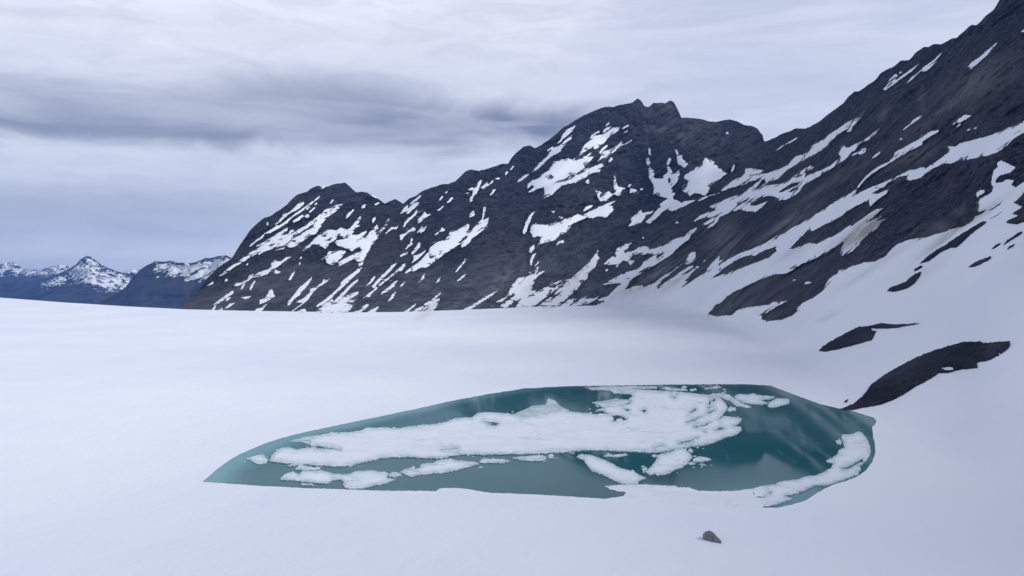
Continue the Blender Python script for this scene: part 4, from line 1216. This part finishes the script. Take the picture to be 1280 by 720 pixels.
# ------------------------------------------------------------------ distant ranges
def far_range(ridge, D, depth, v_base, label, snow_v, seed, du=.9):
    us = np.arange(ridge[:, 0].min(), ridge[:, 0].max(), du)
    vr = np.interp(us, ridge[:, 0], ridge[:, 1]) + .7 * fbm(np.stack([us / 4, us * 0, us * 0], -1), 4, seed)
    n = 90
    t = np.linspace(0, 1, n)
    Ud = np.repeat(us[:, None], n, 1)
    Vd = v_base + (np.minimum(vr, v_base - 1) - v_base)[:, None] * t[None]
    Dd = D - depth * (1 - t[None] ** .8) + 0 * Ud
    P = world(Ud, Vd, Dd)
    Dd = Dd + depth * .22 * fbm(P * np.array([1 / 900, 1 / 1400, 1 / 600]), 5, seed + 3, .55, True)
    P = world(Ud, Vd, Dd)
    bk = P[:, -1:].copy()
    bk[..., 1] += depth * .5
    bk[..., 2] -= depth * .35
    P = np.concatenate([P, bk], 1)
    n += 1
    i, j = np.meshgrid(np.arange(len(us) - 1), np.arange(n - 1), indexing='ij')
    a = i * n + j
    Q = np.stack([a, a + n, a + n + 1, a + 1], -1).reshape(-1, 4)
    Vall = np.concatenate([Vd, Vd[:, -1:]], 1)
    sv = np.interp(us, snow_v[:, 0], snow_v[:, 1])[:, None]
    r = 1 - 2 * sstep(-9, 9, Vall - sv) + .0 * Vall
    crest = sstep(0, 7, Vall - vr[:, None])
    r = r - .9 * (1 - crest) * (seed % 2)
    o = link_mesh('mountain', P.reshape(-1, 3), Q, M_FAR, attrs={'ramp': r.ravel()})
    return tag(o, label, 'mountain', kind='structure')

far_range(np.vstack([[(-420, 318), (-300, 330), (-200, 322), (-100, 330)], pts('0 165 40 150 110 142 170 165 230 205 420 215 500 190 580 170 680 175 720 190 800 260', 0, 310), [(130, 360), (170, 384)]]),
          15500, 2500, 400, 'faint snowy ridge farthest away at the left edge of the picture', np.array([(-500, 345), (0, 348), (110, 345), (170, 350)]), 200)
far_range(np.vstack([[(-420, 352), (-120, 345), (-20, 349)], pts('0 330 100 270 180 260 300 290 420 330 480 400 560 470', 0, 310), [(90, 392)]]),
          12500, 1500, 402, 'low blue shaded hill in front of the farthest snowy ridge', np.array([(-500, 330), (90, 345)]), 210)
far_range(np.vstack([pts('-80 640 60 520 200 440 340 385 440 335 560 268 700 200 760 165 800 120 840 92 880 80 920 92 960 125 1010 165 1140 222 1230 250 1290 275 1340 300 1400 350 1460 430 1540 560', 0, 310)]),
          11000, 1800, 402, 'cone-shaped distant mountain striped with snow, standing alone at the left', np.array([(0, 362), (40, 362), (60, 362), (90, 355), (110, 358), (140, 366), (160, 362), (200, 362)]), 221)
far_range(pts('100 360 160 290 200 245 260 220 330 210 370 212 420 230 520 330 600 450', 130, 310),
          12000, 900, 402, 'small notch ridge between the cone mountain and the dark blue mountain', np.array([(140, 346), (220, 346)]), 230)
far_range(np.vstack([pts('-120 620 0 520 100 470 210 400 290 290 370 210 440 168 510 131 600 140 690 126 730 148 860 150 920 140 1010 98 1060 100 1130 83 1220 73 1270 95', 130, 310), [(310, 330), (350, 345), (380, 360), (420, 392)]]),
          8200, 1400, 402, 'deep blue distant mountain with a snowy crest, beside the humped mountain', np.array([(100, 315), (180, 320), (192, 345), (230, 350), (250, 353), (300, 345), (420, 345)]), 241)

# ------------------------------------------------------------------ air
def box_mesh(name, lo, hi):
    x0, y0, z0 = lo
    x1, y1, z1 = hi
    V = [(x0, y0, z0), (x1, y0, z0), (x1, y1, z0), (x0, y1, z0), (x0, y0, z1), (x1, y0, z1), (x1, y1, z1), (x0, y1, z1)]
    Q = [(0, 3, 2, 1), (4, 5, 6, 7), (0, 1, 5, 4), (1, 2, 6, 5), (2, 3, 7, 6), (3, 0, 4, 7)]
    me = bpy.data.meshes.new(name)
    me.from_pydata(V, [], Q)
    o = bpy.data.objects.new(name, me)
    COL.objects.link(o)
    return o
zs = [(o.matrix_basis.translation.z + v.co.z) for o in COL.objects if o.type == 'MESH' and o.parent is None for v in (o.data.vertices[0],)]
def zrange():
    lo, hi = 1e9, -1e9
    for o in COL.objects:
        if o.type == 'MESH' and o.parent is None:
            a = np.empty(len(o.data.vertices) * 3, np.float32)
            o.data.vertices.foreach_get('co', a)
            z = a[2::3] + o.location.z
            lo, hi = min(lo, z.min()), max(hi, z.max())
    return float(lo), float(hi)
zlo, zhi = zrange()
hz = box_mesh('haze', (-11000, -900, zlo - 1.5), (4200, 17500, zhi + 6))
hz['kind'] = 'stuff'
hz['label'] = 'thin blue haze in the air over the whole valley'
hz['category'] = 'haze'
hm = bpy.data.materials.new('valley_air')
hm.use_nodes = True
hm.node_tree.nodes.clear()
nt = NT(hm.node_tree)
out = nt.add('ShaderNodeOutputMaterial')
pv = nt.add('ShaderNodeVolumePrincipled')
pv.inputs['Color'].default_value = (.22, .43, .97, 1)
pv.inputs['Density'].default_value = 3.0e-5
pv.inputs['Anisotropy'].default_value = .2
nt.l.new(pv.outputs[0], out.inputs['Volume'])
hz.data.materials.append(hm)

# ------------------------------------------------------------------ overcast sky
SUN_EL, SUN_AZ = math.radians(32.5), math.radians(97)     # azimuth from +Y towards +X
w = bpy.data.worlds.new('World')
SC.world = w
w.use_nodes = True
w.node_tree.nodes.clear()
nt = NT(w.node_tree)
out = nt.add('ShaderNodeOutputWorld')
sky = nt.add('ShaderNodeTexSky', sky_type='NISHITA', sun_disc=False, sun_elevation=SUN_EL, sun_rotation=SUN_AZ)
bg1 = nt.add('ShaderNodeBackground', i_Color=sky.outputs[0], i_Strength=.08)
dirv = nt.add('ShaderNodeTexCoord').outputs['Generated']
xyz = nt.add('ShaderNodeSeparateXYZ', i_0=dirv)
X, Y, Z = xyz.outputs
hyp = nt.math('SQRT', nt.math('ADD', nt.math('MULTIPLY', X, X), nt.math('MULTIPLY', Y, Y)))
el = nt.math('DIVIDE', Z, nt.math('MAXIMUM', hyp, .001))          # tan elevation
az = nt.math('ARCTAN2', X, Y)                                     # 0 = +Y, + = right
st = nt.mapping(dirv, (0, 0, 0), (1.0, 1.0, 7.0))
n1 = nt.noise(st, 2.6, 6, .58, .7)
n2 = nt.noise(nt.mapping(dirv, (0, 0, 0), (1, 1, 8.5)), 3.0, 5, .52, .6)
n3 = nt.noise(nt.mapping(dirv, (0, 0, 0), (1, 1, 3.2)), 5.0, 6, .56, 1.1)
# deck colour by elevation
cr = nt.add('ShaderNodeValToRGB')
nt.l.new(nt.ramp(el, 0, .5, 0, 1, False), cr.inputs[0])
E = cr.color_ramp.elements
STOPS = [(0.0, (.54, .62, .77)), (.035, (.72, .755, .86)), (.09, (.64, .68, .80)), (.17, (.62, .66, .80)), (.24, (.70, .735, .88)), (.34, (.74, .77, .91)),
         (.50, (.85, .875, 1.0)), (.66, (.91, .93, 1.04)), (1.0, (.91, .93, 1.04))]
E[0].position, E[0].color = STOPS[0][0], (*STOPS[0][1], 1)
E[1].position, E[1].color = STOPS[-1][0], (*STOPS[-1][1], 1)
for p_, c_ in STOPS[1:-1]:
    e = E.new(p_)
    e.color = (*c_, 1)
deck = cr.outputs[0]
right = nt.ramp(az, -.08, .30)
deck = nt.mix(right, deck, nt.mix(nt.ramp(el, .05, .45), (.60, .645, .82), (.68, .715, .87)))
# soft mottling
deck = nt.mix(nt.ramp(n1, .32, .68, .20, 0), deck, (.25, .30, .47))
n4 = nt.noise(nt.mapping(dirv, (0, 0, .3), (1, 1, 4.2)), 11.0, 6, .6, 1.0)
deck = nt.mix(nt.math('MULTIPLY', nt.ramp(n4, .40, .66), nt.ramp(el, .02, .10, .16, .30)), deck, (.50, .545, .69))
deck = nt.mix(nt.ramp(n2, .46, .66, 0, .55), deck, (.72, .76, .90))
# the dark stratus bands
def band(center, width, a0, a1, soft, s):
    e = nt.math('ADD', el, nt.math('MULTIPLY', nt.math('SUBTRACT', n3, .5), .06))
    m = nt.math('SUBTRACT', 1.0, nt.ramp(nt.math('ABSOLUTE', nt.math('SUBTRACT', e, center)), 0, width))
    a = nt.math('MULTIPLY', nt.ramp(az, a0 - soft, a0 + soft), nt.ramp(az, a1 - soft, a1 + soft, 1, 0))
    return nt.math('MULTIPLY', nt.math('MULTIPLY', m, a), nt.math('MULTIPLY', nt.ramp(n2, .30, .55, .55, 1), s))
for bnd_ in ((.180, .044, -.24, .12, .09, 1.0), (.212, .040, -.38, -.10, .10, .55), (.158, .030, -.75, -.24, .12, .85), (.182, .034, -.62, -.20, .12, .60), (.060, .050, -.75, -.30, .15, .35)):
    deck = nt.mix(band(*bnd_), deck, (.185, .220, .345))
# dimmed overhead, out of view, to hold down the light on the ground
over = nt.ramp(Z, .30, .70, 1.0, .54, False)
bg2 = nt.add('ShaderNodeBackground', i_Color=deck)
nt.l.new(nt.math('MULTIPLY', over, .535), bg2.inputs[1])
mx = nt.add('ShaderNodeMixShader', i_0=.93)
nt.l.new(bg1.outputs[0], mx.inputs[1])
nt.l.new(bg2.outputs[0], mx.inputs[2])
nt.l.new(mx.outputs[0], out.inputs[0])

sl = bpy.data.lights.new('sun', 'SUN')
sl.energy = 1.5
sl.angle = math.radians(17)
sl.color = (1.0, .985, .965)
so = bpy.data.objects.new('sun', sl)
COL.objects.link(so)
sd = Vector((math.sin(SUN_AZ) * math.cos(SUN_EL), math.cos(SUN_AZ) * math.cos(SUN_EL), math.sin(SUN_EL)))
so.rotation_euler = sd.to_track_quat('Z', 'Y').to_euler()
so.location = (0, 0, 400)

# ------------------------------------------------------------------ camera
cam = bpy.data.cameras.new('camera')
co = bpy.data.objects.new('camera', cam)
COL.objects.link(co)
co.location = (0, 0, H)
co.rotation_euler = (math.pi / 2, 0, 0)
cam.sensor_width = 36
cam.lens = F / 1280 * 36
cam.shift_y = -(360 - HV) / 1280
cam.clip_start = 1
cam.clip_end = 60000
SC.camera = co
SC.view_settings.view_transform = 'Standard'
SC.view_settings.look = 'None'
SC.view_settings.exposure = .98
SC.view_settings.gamma = 1
SC.render.engine = 'CYCLES'
cy = SC.cycles
cy.use_denoising = True
cy.max_bounces = 6
cy.diffuse_bounces = 3
cy.glossy_bounces = 3
cy.volume_bounces = 0
cy.use_adaptive_sampling = True
cy.volume_step_rate = 4
